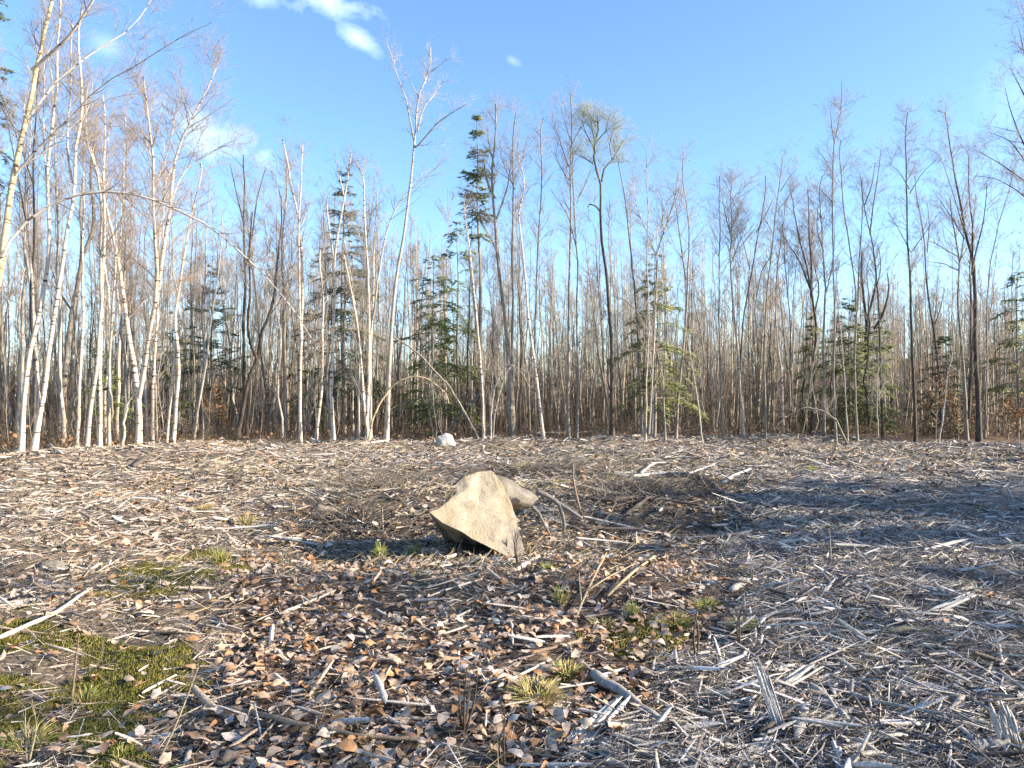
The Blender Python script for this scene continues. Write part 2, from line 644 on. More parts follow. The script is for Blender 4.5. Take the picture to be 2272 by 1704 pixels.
def traced_tree(name, label, D, pts, w0, w1, mat, limbs=(), t0=.45, dens=4.4, L1=1.45, ang=44, up=.28, n2=6, L2=.64, n3=5, L3=.36,
                twig='twig', limb_mat=None, cat='tree', r1=.013, group=None, ground_y=None, limb_dens=None, crown=True):
    """A bare tree following the stem seen in the photograph, its leaders as limbs and its twigs as a crown."""
    g = np.random.default_rng(abs(hash_str(label)) % (2 ** 32))
    p0 = pt(pts[0][0], 900, D)
    bz = float(gz(p0.x, D))
    P = []
    y = 0.0
    for i, (u, v) in enumerate(pts):
        q = pt(u, v, D + y)
        if i == 0:
            q = Vector((q.x, q.y, bz - .06))
        P.append(q)
        y += g.normal() * .06
    base = Vector((P[0].x, P[0].y, bz))
    root = empty(name, base, label, cat, group)
    off = np.array(base)
    T = resample([tuple(q) for q in P], 24, 1) - off
    T[2:-1] += np.cumsum(g.normal(0, .012, (21, 3)), 0) - np.linspace(0, 1, 21)[:, None] * 0
    rt = np.linspace(px_r(w0, D), px_r(w1, D), 24) * g.uniform(.93, 1.07, 24)
    rt[0] *= 1.5
    rt[1] *= 1.12
    V, F = tubes(T[None], rt[None], 8)
    build('trunk', V, [F], BARK[mat], root, smooth=True)
    stems, rads, t0s = [T], [rt], [t0]
    for pl, a, b in limbs:
        slope = g.uniform(-.45, .45)
        q0 = np.array(pt(pl[0][0], pl[0][1], D)) - off
        i = np.linalg.norm(T[:, [0, 2]] - q0[[0, 2]], axis=1).argmin()
        y0 = T[i, 1] + off[1]
        ln = 0.0
        L = []
        for k, (u, v) in enumerate(pl):
            if k:
                ln += math.hypot(u - pl[k - 1][0], v - pl[k - 1][1]) * D / F_PX
            L.append(tuple(pt(u, v, y0 + slope * ln)))
        Lp = resample(L, 10) - off
        rl = np.linspace(px_r(a, D), px_r(b, D), 10)
        V, F = tubes(Lp[None], rl[None], 6)
        build('limb', V, [F], BARK[limb_mat or mat], root, smooth=True)
        stems.append(Lp)
        rads.append(rl)
        t0s.append(.15)
    if crown:
        acc = crown_mesh(stems, rads, g, t0s, dens, L1, ang, up, r1, n2, L2, n3, L3)
        acc.build('crown', BARK[twig], root)
    return root


def hash_str(s):
    h = 2166136261
    for ch in s:
        h = ((h ^ ord(ch)) * 16777619) & 0xffffffff
    return h


TT = traced_tree
# --- clearing edge on the left
TT('birch_tree', 'yellowish birch leaning in from the left edge with three long limbs sweeping over the clearing', 16.5,
   [(-78, 1045), (-60, 900), (-30, 740), (3, 578), (22, 416), (47, 289), (69, 181), (87, 72), (105, 0), (118, -70), (128, -150)], 22, 5, 'yellow',
   [([(29, 394), (80, 330), (155, 264), (224, 184), (282, 159), (330, 128), (380, 94), (425, 68), (470, 50)], 5, 1.2),
    ([(69, 253), (127, 177), (217, 108), (282, 72), (310, 40), (325, 22), (350, -30)], 5, 1.5),
    ([(72, 155), (108, 123), (155, 80), (184, 36), (208, 0), (232, -50)], 9, 3),
    ([(30, 380), (110, 330), (180, 260), (245, 215), (320, 205)], 4, 1)], t0=.6, dens=4, L1=1.0, ang=48, up=.1, limb_mat='white')
TT('bent_birch', 'pale birch bent over into a great arch springing from the left edge of the clearing', 16.0,
   [(-95, 1050), (-70, 850), (-35, 680), (7, 560), (29, 521), (72, 477), (119, 448), (174, 429), (231, 423), (289, 430), (333, 441), (380, 463), (434, 488), (470, 510),
    (506, 540), (542, 573), (579, 609), (615, 652), (651, 696), (690, 750)], 9.5, 1.6, 'white', t0=.45, dens=6, L1=.9, ang=40, up=-.35, n2=6, twig='red', cat='tree')
TT('birch_tree', 'white birch leaning to the right, its base first at the left end of the clearing', 20.5,
   [(47, 1014), (54, 884), (63, 794), (80, 721), (98, 638), (112, 540), (108, 486), (103, 383), (112, 300), (119, 235), (125, 159), (123, 100), (128, 30), (132, -40)], 11, 4, 'white',
   [([(103, 400), (98, 330), (96, 240), (100, 160), (92, 90)], 4, 1.5)], t0=.5, twig='red')
TT('birch_tree', 'white birch that forks high into two white leaders, passing behind the arched birch', 20.6,
   [(74, 1011), (87, 931), (96, 866), (103, 801), (112, 725), (123, 653), (137, 558), (155, 450), (161, 410), (165, 325), (177, 278), (184, 217), (181, 156), (174, 90), (182, 20)], 12, 4, 'white',
   [([(160, 405), (148, 336), (152, 253), (159, 181), (156, 110), (162, 50)], 6, 2), ([(177, 278), (200, 230), (206, 180)], 3, 1)], t0=.55, twig='red')
TT('birch_tree', 'thin white birch between the leaning white birch and the forking one', 23,
   [(83, 1000), (84, 850), (76, 700), (70, 590), (65, 500), (60, 400), (55, 300), (58, 200)], 7, 2.5, 'white', t0=.5, twig='red')
TT('bare_tree', 'stout grey rough-barked trunk behind the left birches splitting in two above', 27.5,
   [(130, 978), (139, 866), (146, 794), (156, 703), (170, 631), (181, 569), (203, 522), (208, 490), (206, 460), (200, 400), (205, 330), (215, 260)], 15, 4, 'grey',
   [([(181, 569), (184, 522), (177, 472), (181, 434), (188, 370), (178, 300)], 9, 2.5), ([(160, 690), (135, 655), (118, 610), (110, 570)], 5, 1.5)], t0=.6, dens=5)
TT('birch_tree', 'straight slim white birch just right of the stout grey trunk', 24,
   [(170, 985), (176, 890), (181, 812), (186, 685), (188, 540), (188, 440), (186, 380), (192, 300), (188, 230)], 7, 2, 'white', t0=.55, twig='red')
TT('birch_tree', 'pale birch with a curved top, standing near the slim straight birches at left', 20.8,
   [(192, 1010), (203, 884), (215, 775), (221, 667), (222, 558), (224, 450), (213, 362), (195, 325), (190, 250), (196, 180)], 10, 2.5, 'pale', t0=.5, twig='red')
TT('birch_tree', 'upright cream birch halfway between the left edge and the big forked birch', 21.5,
   [(222, 1003), (221, 920), (219, 812), (222, 703), (224, 600), (228, 500), (226, 400), (232, 300), (228, 210)], 9, 2.5, 'white', t0=.5, twig='red')
TT('birch_tree', 'slim cream birch with a long stray limb pointing up to the forked birch', 22.5,
   [(243, 998), (241, 920), (244, 830), (246, 760), (250, 690), (255, 610), (258, 520), (262, 420)], 8, 2.5, 'pale',
   [([(246, 755), (275, 720), (310, 678), (345, 640), (375, 625), (405, 610)], 4, 1)], t0=.5, twig='red')
TT('birch_tree', 'large forked white birch, a straight left leader and a wide branching right one', 22.5,
   [(307, 993), (309, 940), (309, 902), (306, 873), (300, 830), (289, 768), (278, 696), (266, 613), (250, 533), (231, 468), (217, 398), (206, 347), (184, 307), (176, 250)], 14, 3, 'white',
   [([(308, 885), (318, 848), (322, 794), (333, 721), (347, 667), (352, 620), (344, 540), (338, 450), (340, 427), (338, 383), (344, 344), (333, 282), (322, 235), (318, 170)], 11, 2.5),
    ([(352, 640), (362, 551), (376, 479), (380, 441), (383, 380), (394, 325), (434, 246), (467, 188), (480, 150)], 9, 2),
    ([(378, 460), (392, 410), (416, 369), (470, 336), (505, 318)], 4, 1.2), ([(338, 440), (352, 390), (372, 340), (388, 270), (400, 200)], 4, 1.2),
    ([(336, 350), (318, 300), (305, 250)], 3, 1)], t0=.5, dens=7, L1=2.1, ang=46, n2=8, L2=.8, n3=7, L3=.42, twig='red')
TT('bent_sapling', 'short pale stem curving into the foot of the large forked birch', 22.2,
   [(272, 992), (277, 950), (280, 920), (286, 895), (295, 880), (306, 872)], 7, 4, 'pale', crown=False, cat='tree')
TT('birch_tree', 'slim white stem close behind the right leader of the large forked birch', 24.5,
   [(338, 985), (342, 880), (347, 775), (355, 690), (362, 600), (372, 520), (376, 440), (384, 370)], 7, 2.5, 'white', t0=.6, twig='red')
TT('birch_tree', 'crooked white birch with a kink, next to the right of the large forked birch', 24,
   [(383, 984), (392, 902), (400, 830), (396, 780), (392, 703), (400, 653), (407, 595), (416, 522), (422, 490), (430, 452), (441, 409), (446, 360)], 9, 2.5, 'white',
   [([(392, 745), (387, 800), (380, 870), (373, 942), (370, 985)], 5, 6)], t0=.55, twig='red')
TT('bare_tree', 'leaning grey pole standing between the crooked white birch and the dark V-shaped tree', 29,
   [(430, 965), (441, 900), (452, 830), (463, 739), (477, 631), (485, 560), (492, 480)], 6, 2, 'pale', t0=.5)
TT('bare_tree', 'thin brown upright pole right behind the crooked white birch', 30,
   [(429, 962), (429, 775), (425, 613), (428, 500), (424, 420)], 5, 2, 'grey', t0=.5)
TT('bare_tree', 'dark slanting tree that opens in a V low down, left of the white double birch', 29,
   [(526, 958), (538, 900), (550, 841), (571, 794), (579, 739), (597, 696), (604, 660), (612, 590), (622, 500), (618, 420)], 11, 2, 'dark',
   [([(570, 796), (553, 761), (548, 720), (556, 650), (552, 560), (560, 470)], 7, 2), ([(590, 712), (620, 670), (645, 600)], 3, 1)], t0=.6, dens=5)
TT('bare_tree', 'dark straight trunk rising behind the slanting V-shaped tree', 32,
   [(541, 955), (542, 866), (539, 721), (546, 631), (542, 486), (546, 400), (540, 345)], 9, 3, 'dark',
   [([(543, 600), (560, 520), (570, 440), (590, 370)], 5, 1.5), ([(542, 500), (525, 430), (510, 360)], 4, 1.2)], t0=.5, dens=5)
TT('bare_tree', 'brown trunk with a broken look just left of the white double birch', 31,
   [(632, 958), (634, 850), (631, 760), (633, 660), (628, 600), (632, 500), (640, 420), (636, 370)], 9, 3, 'grey', t0=.5, dens=5)
TT('birch_tree', 'white double-stemmed birch with bright crossing tops, left of the tall dark spruce', 26.5,
   [(667, 973), (667, 812), (671, 739), (674, 631), (673, 540), (669, 468), (660, 434), (652, 400), (645, 350), (637, 325), (627, 310)], 8, 3, 'white',
   [([(669, 760), (665, 703), (664, 613), (662, 486), (667, 440), (669, 398), (668, 350), (672, 320)], 6, 2), ([(668, 500), (678, 475), (686, 455)], 3, 1),
    ([(660, 434), (640, 420), (620, 400)], 3, 1)], t0=.6, twig='red')
TT('birch_tree', 'thin white birch leaning slightly, between the double birch and the spruce', 27,
   [(700, 978), (714, 866), (720, 775), (721, 685), (716, 600), (713, 520)], 7, 2.5, 'white', t0=.6, dens=3)
TT('birch_tree', 'crooked white birch forking in front of the tall dark spruce', 26.8,
   [(741, 976), (736, 884), (738, 775), (740, 667), (741, 577), (746, 530), (755, 490), (762, 450), (764, 432), (772, 410), (776, 370), (780, 340)], 9, 3, 'white',
   [([(740, 570), (733, 530), (727, 480), (724, 450), (728, 428), (740, 418)], 5, 1.5), ([(763, 434), (755, 400), (750, 370), (745, 355)], 4, 1.5),
    ([(758, 476), (780, 470), (798, 466)], 4, 1.5), ([(756, 500), (775, 490), (790, 478)], 3, 1)], t0=.75, dens=3, L1=.7)
TT('birch_tree', 'pale slim birch bending left behind the foot of the triple birch', 27.5,
   [(794, 975), (796, 880), (796, 775), (788, 700), (778, 631), (766, 570), (762, 530)], 6, 2, 'pale', t0=.6, dens=3)
# --- middle
TT('birch_tree', 'clump of three straight cream birch stems rising from one base beside the low arched sapling', 26.2,
   [(816, 982), (815, 930), (816, 862), (821, 753), (821, 645), (819, 592), (812, 500), (810, 466), (808, 394), (800, 375), (790, 360)], 8, 2.5, 'white',
   [([(817, 900), (821, 800), (825, 720), (830, 645), (828, 572), (832, 522), (836, 460), (838, 420)], 7, 2),
    ([(816, 960), (808, 916), (803, 825), (794, 724), (783, 663), (772, 608), (763, 565)], 7, 2)], t0=.6, dens=3.5, twig='twig')
TT('birch_tree', 'slim cream birch leaning right to cross behind the tallest forked tree', 26.6,
   [(822, 981), (823, 860), (825, 746), (841, 627), (853, 554), (862, 511), (873, 477), (890, 440), (910, 419), (931, 401), (960, 375), (989, 350)], 7, 1.5, 'pale', t0=.6, dens=3)
TT('bare_tree', 'tallest pale grey tree in the clearing, leaning a little and forking into four long leaders', 26.3,
   [(857, 982), (861, 898), (866, 789), (873, 703), (884, 616), (895, 547), (904, 495), (913, 426), (920, 376), (922, 332), (926, 281), (928, 242), (929, 216), (942, 195), (957, 158), (960, 140), (955, 105)], 10, 2.2, 'pale',
   [([(922, 327), (913, 285), (906, 245), (901, 216), (888, 187), (875, 151), (866, 115), (858, 92)], 4.5, 1.5),
    ([(929, 216), (917, 195), (905, 172), (891, 158)], 2.5, 1), ([(927, 290), (931, 267), (942, 234), (960, 213), (975, 191), (990, 176)], 4, 1.2),
    ([(924, 326), (939, 310), (971, 271), (1004, 249), (1036, 231)], 4, 1.2), ([(957, 158), (975, 145), (992, 130)], 2, .8),
    ([(926, 322), (945, 322), (960, 312)], 2, .8)], t0=.62, dens=3.2, L1=.8, ang=40, twig='pale', n2=5, n3=4)
TT('bent_sapling', 'bare sapling bent into a low pale hoop at the foot of the tallest tree', 26,
   [(817, 980), (826, 934), (844, 891), (866, 862), (892, 844), (920, 836), (946, 840), (967, 853), (986, 872), (996, 895)], 5, 2, 'yellow', t0=.7, dens=3, L1=.5, up=-.4)
TT('bent_sapling', 'narrow hoop of a bent pale sapling beyond the small white boulder', 26.3,
   [(1089, 976), (1092, 898), (1101, 854), (1116, 818), (1126, 808), (1136, 806), (1152, 815), (1166, 836), (1180, 862)], 4, 1.5, 'pale',
   [([(1094, 974), (1098, 915), (1112, 860), (1128, 818), (1138, 808)], 2.5, 1)], t0=.5, dens=4, L1=.5, up=-.4)
TT('leaning_trunk', 'dead grey trunk leaning far over to the left among the green hemlock boughs', 26.8,
   [(1063, 970), (1040, 925), (996, 851), (965, 820), (939, 789), (905, 765), (873, 746)], 6, 3, 'grey', crown=False)
TT('leaning_trunk', 'thick broken log propped aslant behind the dead leaning trunk', 30,
   [(985, 955), (1020, 917), (1058, 876)], 11, 9, 'grey', crown=False)
TT('birch_tree', 'slender white birch right of the hemlock, curving gently to the left', 26.8,
   [(1074, 972), (1067, 862), (1060, 753), (1054, 674), (1047, 590), (1043, 550), (1036, 500), (1030, 450)], 6, 2, 'white', t0=.6, dens=3)
TT('bare_tree', 'dark trunk with forked crown standing right beside the narrow-topped spruce', 28.5,
   [(1137, 965), (1130, 825), (1125, 753), (1118, 663), (1108, 572), (1105, 502), (1098, 430), (1094, 376), (1101, 321), (1105, 267), (1100, 230)], 11, 3, 'grey',
   [([(1102, 486), (1115, 450), (1127, 412), (1133, 370), (1138, 330)], 5, 1.5), ([(1098, 440), (1085, 418), (1078, 385), (1070, 340)], 6, 1.5),
    ([(1108, 575), (1090, 530), (1072, 500), (1050, 470), (1030, 420)], 4, 1.2), ([(1097, 370), (1085, 320), (1080, 270)], 4, 1)], t0=.6, dens=6, L1=1.2)
TT('bare_tree', 'dark straight pole just right of the forked dark trunk', 29.5,
   [(1139, 955), (1139, 800), (1139, 608), (1141, 500), (1143, 412), (1139, 357), (1141, 300), (1145, 250)], 7, 2.5, 'grey',
   [([(1143, 420), (1128, 390), (1112, 350), (1108, 310)], 3, 1), ([(1142, 400), (1160, 350), (1170, 300)], 3, 1)], t0=.5, dens=5)
TT('birch_tree', 'white birch leaning left in the middle of the treeline, its base dark', 27.5,
   [(1206, 962), (1195, 880), (1183, 789), (1172, 703), (1166, 627), (1161, 554), (1157, 520), (1152, 477), (1160, 450), (1168, 404), (1160, 380), (1152, 350), (1150, 310)], 7, 2, 'white', t0=.65, dens=3)
TT('bare_tree', 'thin grey pole immediately behind the white birch that leans left', 29,
   [(1188, 960), (1190, 717), (1194, 590), (1199, 500), (1203, 448), (1206, 376), (1203, 303), (1206, 260)], 5, 2, 'grey', t0=.5, dens=5)
TT('bare_tree', 'straight grey tree with a broad fan of upswept branches, left of the twin pole', 28,
   [(1262, 945), (1259, 862), (1262, 717), (1262, 572), (1264, 448), (1262, 376), (1266, 303), (1266, 209)], 7, 2, 'grey',
   [([(1261, 370), (1245, 320), (1228, 270), (1222, 230)], 3, 1), ([(1266, 325), (1282, 295), (1300, 265)], 3, 1), ([(1262, 400), (1240, 365), (1230, 335)], 2.5, 1),
    ([(1265, 310), (1250, 260), (1240, 225)], 2, .8)], t0=.55, dens=5, L1=1.1, ang=34)
TT('bare_tree', 'twin pole next to the fan-branched grey tree, with a narrow V at the top', 28.2,
   [(1280, 944), (1282, 825), (1280, 717), (1282, 572), (1278, 500), (1275, 420), (1271, 376), (1272, 330)], 6, 2, 'grey',
   [([(1280, 450), (1296, 412), (1311, 376)], 3, 1), ([(1284, 760), (1310, 735), (1335, 715), (1345, 690)], 5, 1.5), ([(1281, 560), (1262, 480), (1222, 420)], 3, 1)], t0=.6, dens=4)
TT('bare_tree', 'black crooked tree with a budding greenish crown, the darkest trunk in the middle', 27.5,
   [(1358, 962), (1358, 862), (1358, 775), (1351, 681), (1344, 608), (1335, 529), (1333, 466), (1334, 412), (1322, 376), (1316, 347), (1320, 318), (1330, 285), (1325, 255)], 10, 3, 'dark',
   [([(1335, 402), (1340, 372), (1358, 357), (1369, 336), (1391, 300)], 5, 1.2), ([(1319, 365), (1296, 350), (1271, 339)], 3, 1), ([(1332, 470), (1322, 457), (1308, 452), (1304, 460)], 4, 2.5),
    ([(1318, 330), (1300, 295), (1290, 265)], 3, .8), ([(1320, 318), (1345, 290), (1352, 255)], 3, .8), ([(1358, 357), (1352, 320), (1362, 285)], 2, .8),
    ([(1320, 318), (1312, 280), (1308, 250)], 2.5, .8)], t0=.8, dens=9, L1=.9, ang=45, up=.25, twig='bud', n2=7, n3=7)
TT('bare_tree', 'dark tree leaning left directly right of the black crooked tree', 28.5,
   [(1424, 962), (1421, 825), (1416, 699), (1405, 590), (1396, 500), (1387, 430), (1378, 376), (1369, 347), (1362, 310)], 7, 1.5, 'grey', t0=.5, dens=3, L1=.7)
TT('bent_sapling', 'slim dark sapling bowed to the left over the pale green hemlock', 26.8,
   [(1476, 952), (1470, 844), (1456, 775), (1434, 728), (1405, 684), (1380, 663), (1350, 655)], 5, 1.5, 'grey', t0=.6, dens=3, L1=.5)
TT('birch_tree', 'pair of thin pale poles standing at the pale green hemlock', 26.5,
   [(1432, 962), (1436, 825), (1438, 717), (1439, 572), (1438, 448), (1434, 390), (1436, 340)], 4.5, 1.5, 'pale',
   [([(1440, 962), (1448, 825), (1456, 645), (1460, 570), (1456, 500)], 4.5, 1.5)], t0=.6, dens=4)
TT('birch_tree', 'thin white birch opening in a wide white V above the pale green hemlock', 30,
   [(1446, 955), (1450, 800), (1452, 680), (1456, 564), (1440, 520), (1423, 477), (1409, 426), (1404, 380)], 5, 1.2, 'white',
   [([(1456, 566), (1477, 502), (1495, 448), (1503, 412), (1508, 370)], 4, 1.2), ([(1466, 535), (1470, 480), (1466, 430)], 2, .8)], t0=.6, dens=6, twig='twig')
TT('bare_tree', 'dark trunk right of the pale green hemlock, splitting into two upright leaders', 27.5,
   [(1499, 956), (1506, 880), (1512, 825), (1517, 753), (1523, 690), (1523, 608), (1528, 560), (1526, 498), (1519, 425), (1512, 389), (1516, 350)], 7, 1.5, 'grey',
   [([(1522, 620), (1515, 574), (1503, 484), (1496, 430)], 4, 1)], t0=.6, dens=6)
# --- right
TT('birch_tree', 'thin pale sapling leaning left at the end of the long fallen log', 26.5,
   [(1559, 958), (1548, 880), (1537, 807), (1528, 746), (1524, 690)], 4, 1.5, 'pale', t0=.5, dens=3, L1=.6)
TT('bare_tree', 'straight grey pole first to the right of the long fallen log', 28,
   [(1606, 956), (1600, 844), (1597, 753), (1597, 663), (1595, 572), (1597, 534), (1593, 444), (1596, 390)], 5.5, 1.5, 'grey', t0=.5, dens=5)
TT('birch_tree', 'birch with a dark base and pale upright crown, second right of the fallen log', 29,
   [(1649, 950), (1640, 844), (1631, 753), (1624, 652), (1620, 572), (1624, 534), (1622, 462), (1622, 433), (1626, 390)], 7, 2, 'pale',
   [([(1620, 590), (1635, 552), (1653, 505), (1667, 469)], 3, 1), ([(1624, 534), (1608, 470), (1600, 420)], 3, 1), ([(1622, 470), (1640, 430), (1648, 395)], 2.5, .8)], t0=.62, dens=8, n2=7)
TT('bare_tree', 'grey pole sweeping right with a forked top, beyond the birch with the dark base', 27.8,
   [(1698, 958), (1698, 825), (1700, 735), (1705, 663), (1712, 572), (1718, 552), (1723, 480), (1731, 418), (1736, 375), (1738, 345)], 5.5, 1.5, 'grey',
   [([(1731, 425), (1750, 395), (1768, 375)], 2.5, .8), ([(1724, 470), (1755, 430), (1780, 400)], 2.5, .8), ([(1716, 560), (1690, 600), (1678, 660)], 2.5, 2)], t0=.55, dens=4)
TT('birch_tree', 'thin bright white birch curving behind the grey sweeping pole', 31,
   [(1740, 945), (1732, 818), (1721, 735), (1720, 645), (1721, 606), (1729, 552), (1738, 498), (1742, 450)], 5, 1.5, 'white', t0=.6, dens=4)
TT('bare_tree', 'slim dark tree leaning right into the open sky left of the grey sweeping pole', 30,
   [(1640, 948), (1640, 800), (1646, 693), (1667, 588), (1678, 516), (1693, 436), (1698, 390)], 5, 1.5, 'dark',
   [([(1678, 516), (1700, 475), (1716, 440)], 2.5, .8), ([(1664, 600), (1650, 540), (1632, 490)], 2, .8)], t0=.55, dens=4)
TT('bare_tree', 'dark clump of upswept stems fanning out in front of the big dark hemlock', 31,
   [(1801, 942), (1806, 820), (1808, 717), (1797, 645), (1790, 606), (1769, 527), (1758, 472), (1752, 420)], 9, 1.5, 'dark',
   [([(1800, 660), (1801, 588), (1794, 516), (1795, 460), (1792, 420)], 6, 1.2), ([(1806, 700), (1820, 640), (1808, 599), (1800, 540), (1806, 480)], 4, 1.2),
    ([(1797, 640), (1775, 580), (1752, 545), (1735, 520)], 4, 1)], t0=.55, dens=9, L1=1.2, n2=7)
TT('bare_tree', 'grey forking tree just left of the tall pole with the thin two-armed top', 29,
   [(1828, 955), (1830, 862), (1830, 753), (1834, 645), (1830, 590), (1828, 552), (1825, 480), (1821, 440), (1824, 390)], 7, 1.5, 'grey',
   [([(1833, 650), (1845, 600), (1852, 540), (1850, 480)], 3, 1), ([(1828, 560), (1812, 510), (1815, 450)], 3, .8)], t0=.55, dens=7)
TT('bare_tree', 'tall slender pole with a thin two-armed top, highest on the right half', 27.3,
   [(1855, 962), (1850, 825), (1852, 717), (1850, 608), (1848, 500), (1848, 462), (1850, 389), (1852, 317), (1864, 274), (1868, 227), (1868, 180)], 5.5, 1.5, 'grey',
   [([(1852, 320), (1845, 281), (1842, 240)], 2.5, .8), ([(1849, 450), (1830, 430), (1808, 410)], 2, .7), ([(1866, 250), (1885, 240), (1900, 225)], 2, .7), ([(1850, 390), (1828, 350), (1808, 325)], 2, .7)], t0=.6, dens=5, L1=.8)
TT('birch_tree', 'thin pale bare pole in front of the dark hemlock, leaning left', 27.6,
   [(1881, 956), (1877, 844), (1870, 735), (1864, 670), (1860, 640)], 4, 1.5, 'pale', t0=.7, dens=2, L1=.5)
TT('bare_tree', 'dark slim tree rising through the dark hemlock, bent to the left above', 27.8,
   [(1902, 960), (1899, 825), (1902, 717), (1899, 650), (1895, 608), (1888, 565), (1884, 527), (1873, 462), (1868, 371), (1866, 310)], 5.5, 1.5, 'grey',
   [([(1903, 690), (1906, 572), (1910, 534), (1915, 444), (1908, 382)], 4, 1)], t0=.55, dens=5)
TT('bare_tree', 'long sinuous dark tree leaning left, right of the tree rising through the hemlock', 28.5,
   [(1958, 950), (1953, 800), (1949, 681), (1946, 642), (1939, 572), (1935, 534), (1925, 490), (1917, 451), (1912, 400)], 5.5, 1.5, 'dark',
   [([(1930, 520), (1938, 450), (1948, 390), (1955, 330)], 3, .8), ([(1945, 640), (1955, 590), (1950, 550)], 2.5, 1), ([(1918, 455), (1935, 410), (1942, 360)], 2.5, .8)], t0=.55, dens=5)
TT('bare_tree', 'old dark tree with thick candelabra boughs behind the dark hemlock', 33,
   [(1922, 942), (1922, 820), (1920, 717), (1915, 670), (1910, 610), (1914, 560)], 11, 4, 'dark',
   [([(1922, 715), (1936, 665), (1945, 620), (1940, 570)], 7, 3), ([(1940, 730), (1957, 703), (1970, 660), (1973, 630), (1968, 605)], 6, 2.5)], t0=.6, dens=5)
TT('bare_tree', 'dark mast-like trunk with short even side branches, right of the candelabra tree', 27.5,
   [(2031, 955), (2029, 825), (2025, 717), (2024, 608), (2022, 570), (2019, 480), (2018, 425), (2014, 317), (2014, 250)], 7.5, 1.5, 'dark',
   [([(2022, 560), (2050, 520), (2085, 470)], 2, .7), ([(2021, 560), (1995, 510), (1970, 470)], 2, .7), ([(2018, 430), (2045, 385), (2080, 350)], 2, .7), ([(2018, 420), (1995, 380), (1975, 365)], 2, .7)],
   t0=.5, dens=7, L1=1.0, ang=60)
TT('bare_tree', 'grey trunk with two drooping dark limbs to its left, beside the small dark hemlock', 28,
   [(2145, 955), (2141, 844), (2134, 753), (2128, 663), (2130, 588), (2128, 560), (2116, 498), (2108, 440)], 8, 2, 'grey',
   [([(2128, 590), (2137, 545), (2138, 500)], 4, 1.5), ([(2126, 570), (2100, 555), (2068, 535), (2040, 540)], 3, .8), ([(2126, 600), (2095, 585), (2060, 580)], 3, .8)], t0=.6, dens=5)
TT('bare_tree', 'thin dark tree with a forked top between the mast-like trunk and the grey one', 30,
   [(2090, 950), (2083, 825), (2072, 717), (2062, 645), (2056, 554), (2050, 500), (2036, 436), (2030, 390)], 6, 1.2, 'dark',
   [([(2057, 560), (2062, 500), (2058, 450)], 2.5, .8), ([(2074, 720), (2088, 680), (2095, 640)], 2.5, 1)], t0=.6, dens=5)
TT('bare_tree', 'biggest dark trunk on the right, dividing into a tall bundle of leaders', 27.5,
   [(2172, 952), (2170, 862), (2166, 789), (2163, 681), (2157, 608), (2154, 570), (2141, 534), (2130, 462), (2116, 389), (2101, 299), (2096, 250)], 12, 1.5, 'dark',
   [([(2157, 610), (2159, 498), (2152, 462), (2148, 390), (2150, 340)], 5, 1.2), ([(2158, 590), (2170, 540), (2181, 498), (2188, 444), (2190, 400)], 4, 1),
    ([(2150, 930), (2156, 753), (2154, 645), (2150, 580), (2160, 500), (2165, 430)], 7, 1.2), ([(2140, 530), (2110, 480), (2075, 430)], 2.5, .8),
    ([(2152, 560), (2120, 445), (2085, 340), (2060, 330)], 2.5, .8)], t0=.55, dens=6)
TT('bare_tree', 'slim tree leaning right beyond the biggest dark trunk', 29,
   [(2185, 945), (2188, 800), (2190, 680), (2195, 581), (2213, 498), (2239, 418), (2250, 370)], 4.5, 1.2, 'grey', t0=.5, dens=5)
TT('bare_tree', 'dark spreading tree whose boughs reach in from the right edge of the clearing', 20,
   [(2335, 1005), (2330, 850), (2322, 700), (2318, 560), (2312, 440), (2300, 350), (2292, 240), (2285, 130), (2280, 30)], 16, 3, 'dark',
   [([(2312, 450), (2272, 400), (2215, 360), (2160, 330)], 4, .8), ([(2303, 380), (2262, 300), (2240, 240), (2230, 195)], 5, 1), ([(2306, 400), (2240, 310), (2190, 292)], 4, .8),
    ([(2318, 520), (2270, 430), (2210, 395), (2165, 390)], 4, .8), ([(2292, 250), (2262, 190), (2240, 150)], 4, .8), ([(2290, 220), (2275, 130), (2260, 60)], 4, .8)], t0=.4, dens=5, L1=1.1, ang=50)
TT('birch_tree', 'whitish dead sapling with many stubby arms at the right end of the dark hemlock', 27.2,
   [(1946, 961), (1948, 900), (1949, 844), (1953, 815), (1962, 800)], 4, 2, 'pale', [([(1949, 850), (1935, 820), (1925, 812)], 2, 1), ([(1949, 880), (1962, 850), (1972, 845)], 2, 1)], t0=.4, dens=7, L1=.5)
TT('birch_tree', 'thin white pole leaning right in front of the orange-leaved beech', 26.8,
   [(2083, 955), (2094, 880), (2105, 804), (2110, 770)], 4, 1.5, 'pale', t0=.6, dens=2, L1=.4)
TT('bent_sapling', 'dead branchy sapling arched low to the ground before the dark hemlock', 26.5,
   [(1882, 962), (1852, 927), (1823, 909), (1790, 903), (1758, 915), (1725, 941)], 5, 2, 'grey', t0=.3, dens=4, L1=.5)
TT('bare_tree', 'thin pole beyond the far end of the grey chips on the right edge', 33,
   [(2262, 945), (2258, 860), (2250, 750), (2246, 640), (2250, 560)], 5, 1.5, 'pale', t0=.5, dens=5)

